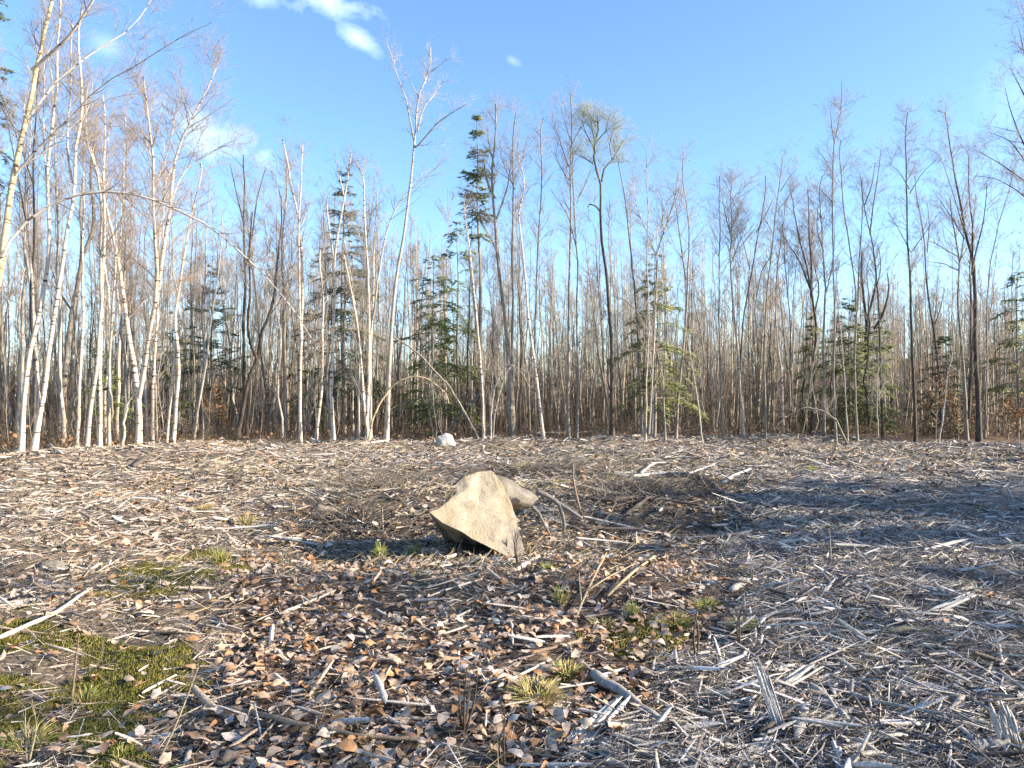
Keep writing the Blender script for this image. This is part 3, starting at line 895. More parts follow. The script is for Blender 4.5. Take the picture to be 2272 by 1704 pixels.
# ------------------------------------------------------------------ conifers
def conifer(name, label, u, D, top_v, rad_px, needle, bare=.15, shape='spruce', dens=1.0, lean=0., n_b=None, base=None, H=None, cat='tree'):
    g = np.random.default_rng(abs(hash_str(label)) % (2 ** 32))
    if base is None:
        p = pt(u, 900, D)
        base = Vector((p.x, D, float(gz(p.x, D))))
        H = pt(u, top_v, D).z - base.z
    rad = rad_px * D / F_PX if u is not None else rad_px
    root = empty(name, base, label, cat)
    Z = np.linspace(-.05, H, 14)
    T = np.stack([lean * Z + .03 * np.sin(Z * 1.3), .02 * np.cos(Z), Z], 1)
    rt = np.linspace(.006 * H + .025, .008, 14)
    V, F = tubes(T[None], rt[None], 7)
    build('trunk', V, [F], BARK['grey'], root, smooth=True)
    n = int((n_b or H * 13) * dens)
    t = bare + (1 - bare) * g.random(n) ** 1.1
    t = t + .018 * np.sin(t * H * 8)            # loose whorls
    t = np.clip(t, bare, .985)
    pos, _ = lerp_at(np.repeat(T[None], n, 0), t)
    s = (t - bare) / (1 - bare)
    if shape == 'spruce':
        L = rad * 1.15 * (1.04 - s) ** .75 * g.uniform(.5, 1.15, n)
        tilt = -.25 + .8 * s + g.normal(0, .12, n)
        sag = -.25
    elif shape == 'column':
        L = rad * (.45 + .6 * np.sin(np.pi * np.clip(1 - s, 0, 1) * .9)) * (1.02 - s ** 3) * g.uniform(.5, 1.15, n)
        tilt = .1 + .5 * s + g.normal(0, .2, n)
        sag = -.2
    else:                                           # hemlock: wide, flat, sparse sprays
        L = rad * (1.05 - s) ** .6 * g.uniform(.4, 1.15, n)
        tilt = .15 + .3 * s + g.normal(0, .15, n)
        sag = -.45
    az = g.uniform(0, 2 * np.pi, n)
    dirv = np.stack([np.cos(az) * np.cos(tilt), np.sin(az) * np.cos(tilt), np.sin(tilt)], 1)
    k = np.linspace(0, 1, 6)[None, :, None]
    B = pos[:, None, :] + L[:, None, None] * (k * dirv[:, None, :] + np.array([0, 0, sag]) * k ** 2)
    rb = np.maximum(.004, L * .012)[:, None] * np.linspace(1, .3, 6)[None]
    V, F = tubes(B, rb, 3)
    build('branches', V, [F], BARK['grey'], root)['kind'] = 'stuff'
    acc = Acc()
    per = np.maximum(4, (L * 13)).astype(int)
    idx = np.repeat(np.arange(n), per)
    m = len(idx)
    tt = .16 + .84 * g.random(m)
    pos, Tn = lerp_at(B[idx], tt)
    hs_ = unit(np.cross(Tn, np.array([0, 0, 1.0])) + g.normal(0, .18, (m, 3)))
    sg = g.choice([-1.0, 1.0], m)[:, None]
    dv = unit(.72 * Tn + .7 * sg * hs_ + np.stack([np.zeros(m), np.zeros(m), g.normal(-.08, .12, m)], 1))
    ln = .46 * (1 - .55 * tt) * g.uniform(.6, 1.2, m) * np.clip(L[idx] / 1.0, .45, 1.15)
    tip = pos + dv * ln[:, None] + np.array([0, 0, -.03])
    V, F = cones(pos, tip, .006)
    acc.add(V, [F])
    kn = 5
    j = np.repeat(np.arange(m), kn)
    q = g.uniform(.1, 1.0, m * kn)[:, None]
    P0 = pos[j] * (1 - q) + tip[j] * q
    h2 = unit(np.cross(dv[j], np.array([0, 0, 1.0])) + g.normal(0, .3, (m * kn, 3)))
    d2 = unit(.75 * dv[j] + .65 * g.choice([-1.0, 1.0], m * kn)[:, None] * h2)
    V, F = cones(P0, P0 + d2 * g.uniform(.09, .19, m * kn)[:, None], g.uniform(.011, .019, m * kn))
    acc.add(V, [F])
    o = acc.build('foliage', NEEDLE[needle], root)
    o['kind'] = 'stuff'
    return root


conifer('spruce_tree', 'tall dark spruce standing behind the crooked white birch, pointed top against the sky', 764, 33, 372, 95, 'spruce', .15, 'spruce', 1.3)
conifer('spruce_tree', 'narrow-topped spruce higher than its neighbours, with a bare lower trunk', 1072, 30, 252, 42, 'hemlock', .62, 'column', .9, lean=-.022)
conifer('pine_tree', 'dark ragged pine behind the large forked birch and the crooked birch', 470, 34, 585, 85, 'spruce', .15, 'column', .9)
conifer('pine_tree', 'low dark evergreen close behind the foot of the large forked birch', 385, 31, 690, 60, 'hemlock', .12, 'column', .5)
conifer('spruce_tree', 'tall spruce half hidden behind the white birches in the top left corner', -24, 24, -60, 78, 'spruce', .55, 'spruce', .35)
conifer('hemlock_tree', 'broad dark green hemlock behind the low hoop sapling', 960, 31, 560, 125, 'hemlock', .1, 'hemlock', 1.0)
conifer('hemlock_tree', 'thin hemlock with sparse flat boughs just left of the narrow-topped spruce', 1015, 33, 480, 105, 'hemlock', .25, 'hemlock', .5)
conifer('hemlock_tree', 'pale green hemlock with airy tiers around the pair of thin poles', 1452, 28, 560, 115, 'bright', .2, 'hemlock', .95)
conifer('hemlock_tree', 'big dark hemlock on the right with a blunt green top', 1885, 33, 660, 115, 'hemlock', .06, 'spruce', 1.7)
conifer('hemlock_tree', 'dark hemlock tucked behind the right flank of the big dark one', 1948, 35, 695, 90, 'hemlock', .08, 'spruce', 1.1)
conifer('hemlock_tree', 'smaller dark hemlock left of the big dark one, behind the fanning stems', 1806, 35, 700, 75, 'hemlock', .1, 'spruce', 1.1)
conifer('hemlock_tree', 'small black-green hemlock above the orange beech leaves', 2100, 31, 740, 80, 'spruce', .05, 'spruce', 1.6)
conifer('hemlock_tree', 'yellow-green hemlock with thin tiers at the right edge of the woods', 2258, 30, 600, 95, 'bright', .15, 'hemlock', .9)
conifer('hemlock_tree', 'young hemlock with scant green boughs behind the stout grey trunk', 225, 27, 770, 95, 'hemlock', .1, 'hemlock', .7)
conifer('spruce_tree', 'shaded dark spruce standing right behind the triple birch clump', 700, 36, 570, 70, 'spruce', .15, 'spruce', .55)
# evergreens on the right-hand edge of the clearing, out of the picture: their shade crosses the chips
SH = [(22, 6.9, 9.3), (22.6, 5.0, 8.8), (27, 7.6, 10.6), (21.5, 3.4, 7.6), (26.5, 4.4, 9.4), (22.3, 8.7, 8.8), (26.5, 9.6, 9.8)]
SH_L = ['shading spruce beside the chips, the pointed one in the middle of the front row', 'shading spruce beside the chips, second from the clearing', 'tallest shading spruce at the side of the clearing',
        'short shading spruce closest to the chips', 'shading spruce behind its shorter neighbours', 'shading spruce at the forest end of its row', 'shading spruce behind the one at the forest end of its row']
sh0 = conifer('spruce_tree', SH_L[0], None, 0, 0, 2.5, 'spruce', .06, 'spruce', 3.2, base=Vector((22, 6.9, float(gz(22, 6.9)))), H=9.3)
sh0['group'] = 'spruces at the side of the clearing'
for i in range(1, 7):
    x, y, h = SH[i]
    r = sh0.copy()
    COL.objects.link(r)
    r.location = (x, y, float(gz(x, y)))
    r.rotation_euler = (0, 0, i * 1.3)
    r.scale = (h / 9.3,) * 3
    r['label'] = SH_L[i]
    for ch in sh0.children:
        c = ch.copy()
        COL.objects.link(c)
        c.parent = r

# orange beech sapling holding its dead leaves
def leaf_template(g, curl=.5):
    t = np.array([0, .14, .34, .58, .82, 1.0])
    w = np.array([.02, .20, .34, .33, .17, .0]) * g.uniform(.8, 1.15) * (1 + g.normal(0, .08, 6))
    c1, c2 = g.uniform(-.3, .45, 2) * curl
    mid = np.stack([t - .5, .05 * np.sin(t * 3 + g.random() * 6) * curl, c1 * np.sin(t * 3.1) + c2 * (t - .4) ** 2], 1)
    fold = g.uniform(-.35, .7) * curl
    V = []
    for k in range(6):
        tw = g.normal(0, .18) * curl
        for sgn in (-1, 0, 1):
            V.append(mid[k] + np.array([g.normal(0, .012), sgn * w[k] * (1 - .3 * abs(fold)), abs(sgn) * w[k] * fold + sgn * w[k] * tw]))
    V = np.array(V)
    Q = []
    for k in range(5):
        for j in (0, 1):
            a = 3 * k + j
            Q.append((a, a + 3, a + 4, a + 1))
    return V, np.array(Q)


def place(template, n, scale, yaw, pitch, roll, pos, tint=None, acc=None):
    """n copies of a template, scaled (n,3), turned and moved."""
    V, F = template
    cy, sy, cp, sp, cr, sr = np.cos(yaw), np.sin(yaw), np.cos(pitch), np.sin(pitch), np.cos(roll), np.sin(roll)
    Rm = np.empty((n, 3, 3))
    Rm[:, 0, 0] = cy * cp; Rm[:, 0, 1] = cy * sp * sr - sy * cr; Rm[:, 0, 2] = cy * sp * cr + sy * sr
    Rm[:, 1, 0] = sy * cp; Rm[:, 1, 1] = sy * sp * sr + cy * cr; Rm[:, 1, 2] = sy * sp * cr - cy * sr
    Rm[:, 2, 0] = -sp; Rm[:, 2, 1] = cp * sr; Rm[:, 2, 2] = cp * cr
    X = np.einsum('nij,nvj->nvi', Rm, V[None] * scale[:, None, :]) + pos[:, None, :]
    m = len(V)
    Fi = (F[None] + (np.arange(n) * m)[:, None, None]).reshape(-1, F.shape[1])
    tt = None if tint is None else np.repeat(tint, m, axis=0)
    acc.add(X.reshape(-1, 3), [Fi], tt)


LEAVES = [leaf_template(rng, c) for c in (.35, .6, .8, 1.0, .45, .9, 1.3, .7, 1.1, .5, .9, 1.5)]


def beech(name, label, u, D, h, spread):
    g = np.random.default_rng(abs(hash_str(label)) % 2 ** 32)
    p = pt(u, 900, D)
    b = Vector((p.x, D, float(gz(p.x, D))))
    root = empty(name, b, label, 'sapling')
    T = np.stack([np.linspace(0, .1, 8), np.zeros(8), np.linspace(-.05, h, 8)], 1)
    V, F = tubes(T[None], np.linspace(.025, .006, 8)[None], 5)
    build('trunk', V, [F], BARK['grey'], root)
    Q, rr = spawn(T[None], np.full((1, 8), .02), 26, .15, 1, 65, spread, .1, 5, .01, g)
    q2, r2 = spawn(Q, rr, 5, .2, 1, 40, .4, 0, 3, .004, g)
    a = Acc()
    V, F = tubes(Q, rr, 3)
    a.add(V, [F])
    V, F = tubes(q2, np.maximum(r2, .002), 3)
    a.add(V, [F])
    a.build('branches', BARK['twig'], root)['kind'] = 'stuff'
    n = 420
    i = g.integers(0, len(q2), n)
    pos, _ = lerp_at(q2[i], g.random(n))
    la = Acc()
    for k in range(4):
        s = slice(k * n // 4, (k + 1) * n // 4)
        m = n // 4
        col = np.array([.30, .145, .045]) * g.uniform(.6, 1.4, (m, 1))
        place(LEAVES[k], m, np.tile(g.uniform(.07, .11, (m, 1)), (1, 3)), g.uniform(0, 6.28, m), g.uniform(-1, 1, m), g.uniform(-1, 1, m), pos[s], col, la)
    la.build('foliage', M_LEAF, root)['kind'] = 'stuff'


beech('beech_sapling', 'beech sapling still holding orange leaves under the small black-green hemlock', 2075, 28, 2.0, 1.0)
beech('beech_sapling', 'low orange-leaved beech between the mast-like trunk and the biggest dark trunk', 2125, 28.5, 1.5, .9)
beech('beech_sapling', 'small beech with rusty leaves at the far right corner of the chips', 2235, 29, 1.1, .8)
beech('beech_sapling', 'thin beech with a few tan leaves deep behind the dark V-shaped tree', 470, 30, 1.8, .8)


# ------------------------------------------------------------------ slim trees deeper in the woods
def bg_variant(i):
    g = np.random.default_rng(100 + i)
    kind = ['grey', 'white', 'dark', 'grey', 'pale', 'grey', 'dark', 'pale'][i % 8]
    H = g.uniform(9.0, 12.5)
    K = 14
    Z = np.linspace(-.1, H, K)
    w = np.cumsum(g.normal(0, .09, (K, 2)), 0)
    lean = g.normal(0, .035, 2)
    T = np.concatenate([w + lean * Z[:, None], Z[:, None]], 1)
    T[0, :2] = T[1, :2] = 0
    r0 = g.uniform(.045, .085)
    rt = np.linspace(r0, .012, K)
    rt[0] *= 1.4
    stems, rads, t0s = [T], [rt], [g.uniform(.35, .55)]
    fork = i % 3 == 0
    if fork:
        q, r = spawn(T[None], rt[None], g.integers(2, 4), .35, .65, 22, H * .42, .5, 9, r0 * .6, g, taper=.2, curve=.2)
        for a, b in zip(q, r):
            stems.append(a)
            rads.append(b)
            t0s.append(.25)
    V, F = tubes(T[None], rt[None], 6)
    tr = build('trunk', V, [F], BARK[kind], smooth=True, link=False).data
    lm = []
    for a, b in zip(stems[1:], rads[1:]):
        V, F = tubes(a[None], b[None], 5)
        lm.append(build('limb', V, [F], BARK[kind], smooth=True, link=False).data)
    acc = crown_mesh(stems, rads, g, t0s, g.uniform(3.5, 6.5), g.uniform(1.0, 1.7), g.uniform(34, 58), g.uniform(.1, .4), .012, 6, .52, 5, .36, r2=.006, r3=.0048)
    cr = acc.build('crown', BARK['red' if i % 2 else 'twig'])
    cm = cr.data
    bpy.data.objects.remove(cr)
    return kind, H, tr, lm, cm


VARS = [bg_variant(i) for i in range(12)]
LOOK = {'grey': 'slim {}grey tree', 'white': 'slim {}white birch', 'dark': 'slim {}dark tree', 'pale': 'slim {}pale tree'}
MARKS = [(0, 'leaning yellowish birch'), (60, 'leaning white birch'), (112, 'forking white birch'), (160, 'stout grey trunk'), (222, 'upright cream birch'), (300, 'large forked birch'),
         (395, 'crooked white birch'), (455, 'leaning grey pole'), (560, 'dark V-shaped tree'), (632, 'broken brown trunk'), (668, 'double-stemmed birch'), (742, 'forking birch before the spruce'),
         (817, 'triple birch clump'), (870, 'tallest forked tree'), (950, 'broad dark hemlock'), (1060, 'slender white birch'), (1115, 'forked dark trunk'), (1180, 'left-leaning white birch'),
         (1262, 'fan-branched grey tree'), (1350, 'black crooked tree'), (1440, 'pale green hemlock'), (1510, 'two-leader dark trunk'), (1600, 'grey pole by the fallen log'), (1640, 'birch with the dark base'),
         (1705, 'sweeping grey pole'), (1800, 'fanning dark clump'), (1852, 'tall two-armed pole'), (1900, 'big dark hemlock'), (1950, 'sinuous dark tree'), (2027, 'mast-like trunk'),
         (2075, 'thin dark forked tree'), (2135, 'grey trunk with drooping limbs'), (2168, 'biggest dark trunk'), (2258, 'yellow-green hemlock')]


def near_mark(u):
    m = min(MARKS, key=lambda q: abs(q[0] - u))
    d = u - m[0]
    return ('directly behind the ' if abs(d) < 12 else ('just left of the ' if d < 0 else 'just right of the ')) + m[1]
ZONES = [(190, 'behind the leaning birches by the left edge'), (420, 'behind the large forked birch'), (600, 'behind the dark V-shaped tree'), (800, 'behind the double birch and spruce'),
         (1000, 'behind the tallest forked tree'), (1180, 'behind the narrow-topped spruce'), (1340, 'behind the twin grey poles'), (1520, 'behind the pale green hemlock'),
         (1720, 'behind the long fallen log'), (1960, 'behind the big dark hemlock'), (2100, 'behind the mast-like trunk'), (9999, 'behind the biggest dark trunk')]


def zone_of(u):
    for z, t in ZONES:
        if u < z:
            return t


def edge_dist(u):
    return float(np.interp(u, [-200, 0, 300, 420, 560, 850, 1200, 1700, 2272], [21, 21.5, 23.5, 26, 28.5, 27.5, 28.5, 29.5, 30]))


def zone_group(u):
    return zone_of(u)


placed = []
count = 0
tries = 0
while count < 215 and tries < 9000:
    tries += 1
    u = random.uniform(-60, 2330)
    if random.random() < .25:
        u = random.uniform(-60, 700)
    e = edge_dist(u)
    D = e + 1.0 + 30 * random.random() ** 1.25
    if u > 1500 and D > 46 and random.random() < .5:
        continue
    p = pt(u, 900, D)
    if any((p.x - a) ** 2 + (D - b) ** 2 < 1.5 for a, b in placed):
        continue
    placed.append((p.x, D))
    vi = random.choice([1, 4, 7, 9, 0, 3, 5]) if (u < 700 and random.random() < .7) else random.randrange(12)
    kind, H, tr, lm, cm = VARS[vi]
    nm = 'birch_tree' if kind == 'white' else 'bare_tree'
    root = empty(nm, (p.x, D, float(gz(p.x, D))), f"{LOOK[kind].format('forked ' if lm else '')} {'close in' if D - e < 7 else ('midway back' if D - e < 17 else 'far back')}, {near_mark(u)}", 'tree', "slim trees deep in the woods")
    root.rotation_euler = (0, 0, random.uniform(0, 6.28))
    s = random.uniform(.62, .98) * float(np.interp(u, [0, 500, 900, 1500, 2272], [1.12, 1.0, .92, .82, .82]))
    root.scale = (s * .9, s * .9, s)
    for nme, me in [('trunk', tr)] + [('limb', x) for x in lm] + [('crown', cm)]:
        o = bpy.data.objects.new(nme, me)
        COL.objects.link(o)
        o.parent = root
    count += 1

# bare trees out of the picture on the right and behind: they dapple the near chips
SIDE = [(19.5, .1, .95), (24, 2.2, 1.0), (23, -1.6, 1.1), (29, -1.8, 1.15), (21, 1.7, .95), (26.5, .4, 1.15), (18.5, -1.2, .9), (25.5, -3.4, 1.15), (26, 29, 1.1), (31, 31, 1.2)]
for i, (x, y, s) in enumerate(SIDE):
    kind, H, tr, lm, cm = VARS[(i * 5) % 12]
    root = empty('bare_tree', (x, y, float(gz(x, y))), f"{LOOK[kind].format('')} at the side of the clearing beside the shading spruces", 'tree', 'trees at the side of the clearing')
    root.rotation_euler = (0, 0, i * 1.9)
    root.scale = (s, s, s)
    for nme, me in [('trunk', tr)] + [('limb', q) for q in lm] + [('crown', cm)]:
        o = bpy.data.objects.new(nme, me)
        COL.objects.link(o)
        o.parent = root

# ------------------------------------------------------------------ saplings along the edge
def sap_variant(i):
    g = np.random.default_rng(300 + i)
    H = g.uniform(2.0, 4.5)
    K = 8
    Z = np.linspace(-.05, H, K)
    w = np.cumsum(g.normal(0, .05, (K, 2)), 0)
    T = np.concatenate([w + g.normal(0, .07, 2) * Z[:, None], Z[:, None]], 1)
    T[0, :2] = 0
    rt = np.linspace(g.uniform(.012, .022), .004, K)
    V, F = tubes(T[None], rt[None], 4)
    mat = BARK[['twig', 'grey', 'pale', 'brush'][i % 4]]
    tr = build('stem', V, [F], mat, link=False).data
    Q, rr = spawn(T[None], rt[None], int(H * 6), .25, 1, 38, .6, .3, 3, .005, g)
    q2, r2 = spawn(Q, rr, 5, .2, 1, 38, .3, .1, 2, .003, g)
    a = Acc()
    V, F = tubes(Q, rr, 3)
    a.add(V, [F])
    V, F = cones(q2[:, 0], q2[:, 1], np.maximum(r2[:, 0], .0025))
    a.add(V, [F])
    o = a.build('crown', mat)
    me = o.data
    bpy.data.objects.remove(o)
    return tr, me, ['brown', 'grey', 'pale', 'brown'][i % 4], H


SAPS = [sap_variant(i) for i in range(12)]
SAP_H = [q[3] for q in SAPS]
for i in range(170):
    u = random.uniform(-40, 2310)
    D = edge_dist(u) - .3 + 9 * random.random() ** 1.4
    p = pt(u, 900, D)
    tr, me, c, _ = SAPS[i % 12]
    s = random.uniform(.5, 1.15)
    root = empty('sapling', (p.x, D, float(gz(p.x, D))), f"{'tall' if s * SAP_H[i % 12] > 2.6 else ('short' if s * SAP_H[i % 12] < 1.7 else 'thin')} {c} sapling {near_mark(u).replace('directly behind', 'in front of')}", 'sapling', 'saplings along the edge of the woods')
    root.rotation_euler = (0, 0, random.uniform(0, 6.28))
    root.scale = (s, s, s)
    for nme, q in (('stem', tr), ('crown', me)):
        o = bpy.data.objects.new(nme, q)
        COL.objects.link(o)
        o.parent = root

# undergrowth: a tangle nobody could count
def undergrowth():
    g = np.random.default_rng(77)
    n = 9500
    u = g.uniform(-200, 2470, n)
    e = np.interp(u, [-200, 0, 300, 420, 560, 850, 1200, 1700, 2272], [21, 21.5, 23.5, 26, 28.5, 27.5, 28.5, 29.5, 30])
    D = e - .9 + 26 * g.random(n) ** 1.6
    x = (u - PW / 2) / F_PX * D
    z = gz(x, D)
    A = np.stack([x, D, z - .02], 1)
    h = g.gamma(3, .28, n) * np.clip((D - e) * .45 + .5, .12, 1.1)
    B = A + np.stack([g.normal(0, .28, n) * h, g.normal(0, .28, n) * h, h], 1)
    acc = Acc()
    mid = (A + B) / 2 + g.normal(0, .05, (n, 3))
    V, F = tubes(np.stack([A, mid, B], 1), np.stack([g.uniform(.004, .010, n), np.full(n, .005), np.full(n, .002)], 1), 3)
    acc.add(V, [F])
    idx = np.repeat(np.arange(n), 3)
    t = g.uniform(.25, .95, len(idx))[:, None]
    P0 = A[idx] * (1 - t) + B[idx] * t
    P1 = P0 + g.normal(0, .16, (len(idx), 3)) + np.array([0, 0, .1])
    V, F = cones(P0, P1, .0035)
    acc.add(V, [F])
    n = 12500
    u = g.uniform(-250, 2520, n)
    D = 40 + 52 * g.random(n)
    x = (u - PW / 2) / F_PX * D
    A = np.stack([x, D, gz(x, D) - .02], 1)
    h = 1.2 + 4.6 * g.random(n) ** 1.3
    B = A + np.stack([g.normal(0, .12, n) * h, g.normal(0, .12, n) * h, h], 1)
    V, F = cones(A, B, g.uniform(.015, .038, n))
    acc.add(V, [F])
    idx = np.repeat(np.arange(n), 3)
    t = g.uniform(.2, .95, len(idx))[:, None]
    P0 = A[idx] * (1 - t) + B[idx] * t
    V, F = cones(P0, P0 + g.normal(0, .42, (len(idx), 3)) + np.array([0, 0, .35]), .016)
    acc.add(V, [F])
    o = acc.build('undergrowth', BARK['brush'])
    o['kind'] = 'stuff'
    # dead leaves in and under it
    n = 4800
    u = g.uniform(-200, 2470, n)
    e = np.interp(u, [-200, 0, 300, 420, 560, 850, 1200, 1700, 2272], [21, 21.5, 23.5, 26, 28.5, 27.5, 28.5, 29.5, 30])
    D = e - .5 + 16 * g.random(n) ** 1.5
    x = (u - PW / 2) / F_PX * D
    pos = np.stack([x, D, gz(x, D) + .03 + g.exponential(.10, n)], 1)
    la = Acc()
    k = n // 4
    for j in range(4):
        s = slice(j * k, (j + 1) * k)
        col = np.array([.26, .15, .075]) * g.uniform(.5, 1.5, (k, 1))
        place(LEAVES[j], k, np.tile(g.uniform(.09, .17, (k, 1)), (1, 3)), g.uniform(0, 6.28, k), g.normal(0, .5, k), g.normal(0, .5, k), pos[s], col, la)
    o = la.build('forest_floor_leaves', M_LEAF)
    o['kind'] = 'stuff'


undergrowth()


def far_woods():
    g = np.random.default_rng(78)
    acc = Acc()
    n = 1250
    D = 58 + 85 * g.random(n)
    u = g.uniform(-150, 2450, n)
    keep = (u > 1380) | (g.random(n) < .5)
    D, u = D[keep], u[keep]
    n = len(D)
    x = (u - PW / 2) / F_PX * D
    z = gz(x, D)
    H = g.uniform(6, 10, n) * np.where(u > 1350, 1.0, .95)
    A = np.stack([x, D, z - .2], 1)
    B = A + np.stack([g.normal(0, .4, n), g.normal(0, .4, n), H], 1)
    M = (A + B) / 2 + g.normal(0, .15, (n, 3))
    T = np.stack([A, M, B], 1)
    rt = np.stack([g.uniform(.06, .12, n), g.uniform(.04, .07, n), np.full(n, .015)], 1)
    V, F = tubes(T, rt, 4)
    acc.add(V, [F])
    Q, rr = spawn(T, rt, 13, .2, 1, 40, 1.9, .35, 2, .022, g)
    V, F = cones(Q[:, 0], Q[:, 1], .016)
    acc.add(V, [F])
    q2, r2 = spawn(Q, rr, 5, .1, 1, 42, .9, .2, 2, .012, g)
    V, F = cones(q2[:, 0], q2[:, 1], .013)
    acc.add(V, [F])
    o = acc.build('far_woods', BARK['far'])
    o['kind'] = 'stuff'
    # the rest of the woods behind the trees that can be told apart
    acc = Acc()
    n = 560
    u = g.uniform(-250, 2520, n)
    D = 34 + 24 * g.random(n)
    x = (u - PW / 2) / F_PX * D
    H = g.uniform(7.0, 12.0, n) * np.interp(u, [0, 500, 900, 1500, 1750, 2272], [1.1, 1.0, .98, .92, .78, .78])
    A = np.stack([x, D, gz(x, D) - .1], 1)
    k = np.linspace(0, 1, 6)[None, :, None]
    T = A[:, None, :] + k * np.stack([g.normal(0, .4, n), g.normal(0, .4, n), H], 1)[:, None, :] + np.cumsum(g.normal(0, .06, (n, 6, 3)), 1) * np.array([1, 1, 0])
    rt = g.uniform(.035, .075, n)[:, None] * np.linspace(1, .2, 6)[None, :]
    V, F = tubes(T, rt, 3)
    acc.add(V, [F])
    Q, rr = spawn(T, rt, 16, .15, 1, 44, 1.5, .25, 2, .013, g)
    V, F = cones(Q[:, 0], Q[:, 1], np.maximum(rr[:, 0], .006))
    acc.add(V, [F])
    q2, r2 = spawn(Q, rr, 6, .1, 1, 42, .7, .12, 2, .008, g)
    V, F = cones(q2[:, 0], q2[:, 1], .0075)
    acc.add(V, [F])
    q3, r3 = spawn(q2, r2, 2, .1, 1, 40, .33, .1, 2, .006, g)
    V, F = cones(q3[:, 0], q3[:, 1], .006)
    acc.add(V, [F])
    o = acc.build('deep_woods', BARK['deep'])
    o['kind'] = 'stuff'


far_woods()


# ------------------------------------------------------------------ rocks
def slab_rock(name, label, front, inner, depth, mat, stain=None, cat='rock', seed=0, amp=.0095, relief=.6, tuck=(), tuck_depth=.9):
    """A broken slab: a traced front face (u, v, distance) with depth behind it and fine broken edges."""
    A = np.array([[1, u, v] for u, v, _ in front], float)
    co = np.linalg.lstsq(A, np.array([y for _, _, y in front]), rcond=None)[0]

    def on(u, v, y):
        pl = co @ np.array([1, u, v])
        return pt(u, v, pl + (y - pl) * relief)
    F = [on(*q) for q in front]
    C = sum(F, Vector()) / len(F)
    bm = bmesh.new()
    fv = [bm.verts.new(q) for q in F]
    bv = []
    for i, q in enumerate(F):
        b_ = C + (q - C) * .74 + Vector((0, depth, -.16))
        if i in tuck:
            b_ = Vector((q.x + .22 * (C.x - q.x), q.y + tuck_depth, 0))
            b_.z = float(gz(b_.x, b_.y)) - .06
        bv.append(bm.verts.new(b_))
    n = len(F)
    for i in range(n):
        bm.faces.new((fv[i], bv[i], bv[(i + 1) % n], fv[(i + 1) % n]))
    bm.faces.new(bv[::-1])
    es = [bm.edges.get((fv[i], fv[(i + 1) % n])) for i in range(n)]
    iv = []
    for (u, v, off), links in inner:
        w = bm.verts.new(pt(u, v, float(co @ np.array([1, u, v])) + off))
        for l in links:
            es.append(bm.edges.new((w, fv[l] if l >= 0 else iv[-l - 1])))
        iv.append(w)
    if inner:
        bmesh.ops.triangle_fill(bm, use_beauty=False, use_dissolve=False, edges=es)
    else:
        bm.faces.new(fv)
    bmesh.ops.recalc_face_normals(bm, faces=bm.faces)
    bmesh.ops.triangulate(bm, faces=bm.faces)
    bmesh.ops.subdivide_edges(bm, edges=bm.edges[:], cuts=6, use_grid_fill=True)
    bm.normal_update()
    for v in bm.verts:
        q = v.co * 2.6 + Vector((seed, 0, 0))
        d = mnoise.fractal(q, 1.0, 2.0, 4) * amp * 1.6 + mnoise.fractal(q * 6, 1.0, 2.0, 3) * amp * .7
        v.co += v.normal * d
    me = bpy.data.meshes.new(name)
    bm.to_mesh(me)
    bm.free()
    me.polygons.foreach_set('use_smooth', np.ones(len(me.polygons), bool))
    me.set_sharp_from_angle(angle=R(21))
    a = me.color_attributes.new('stain', 'FLOAT_COLOR', 'POINT')
    c = np.zeros((len(me.vertices), 4), np.float32)
    c[:, 3] = 1
    if stain:
        P = np.empty(len(me.vertices) * 3, np.float32)
        me.vertices.foreach_get('co', P)
        P = P.reshape(-1, 3)
        s_ = np.zeros(len(P))
        for (q, r, k) in stain:
            d = np.linalg.norm((P - np.array(q)) * np.array([1, .5, 1]), axis=1) + .05 * wsum(_W4, P[:, 0] * 4, P[:, 2] * 4)
            s_ = np.maximum(s_, k * (1 - sst(r * .72, r, d)))
        c[:, :3] = s_[:, None]
    a.data.foreach_set('color', c.ravel())
    me.materials.append(mat)
    o = bpy.data.objects.new(name, me)
    COL.objects.link(o)
    return tag(o, label, cat)


fr = [(952, 1136, 8.00), (975, 1127, 8.10), (995, 1113, 8.22), (1013, 1093, 8.40), (1014, 1073, 8.58), (1031, 1058, 8.64), (1063, 1047, 8.74), (1092, 1042, 8.76), (1103, 1061, 8.68),
      (1121, 1080, 8.58), (1136, 1119, 8.38), (1147, 1157, 8.22), (1157, 1195, 8.06), (1172, 1244, 7.90), (1147, 1242, 7.90), (1119, 1231, 7.91), (1085, 1213, 7.93),
      (1049, 1196, 7.95), (1022, 1178, 7.97), (982, 1160, 7.99)]
slab_rock('boulder', 'large tan split boulder tilted on the bare soil in the middle of the clearing', fr,
          [((1036, 1084, -.015), (3, 4, 5, 6)), ((1062, 1078, .03), (6, 7, -1)), ((1107, 1090, -.03), (7, 8, 9, -2)), ((1122, 1140, -.035), (10, 11, -3)),
           ((1062, 1140, -.02), (19, 18, 17, -1, -2, -3, -4, 0, 2)), ((1104, 1176, -.045), (16, -4, -5)), ((1135, 1195, .0), (12, 14, 15, -4, -6))],
          .55, M_ROCK, stain=[(pt(1140, 1222, 7.95), .21, .85), (pt(1126, 1176, 8.1), .10, .7)], seed=2, tuck=(0, 13, 14, 15, 16, 17, 18, 19))
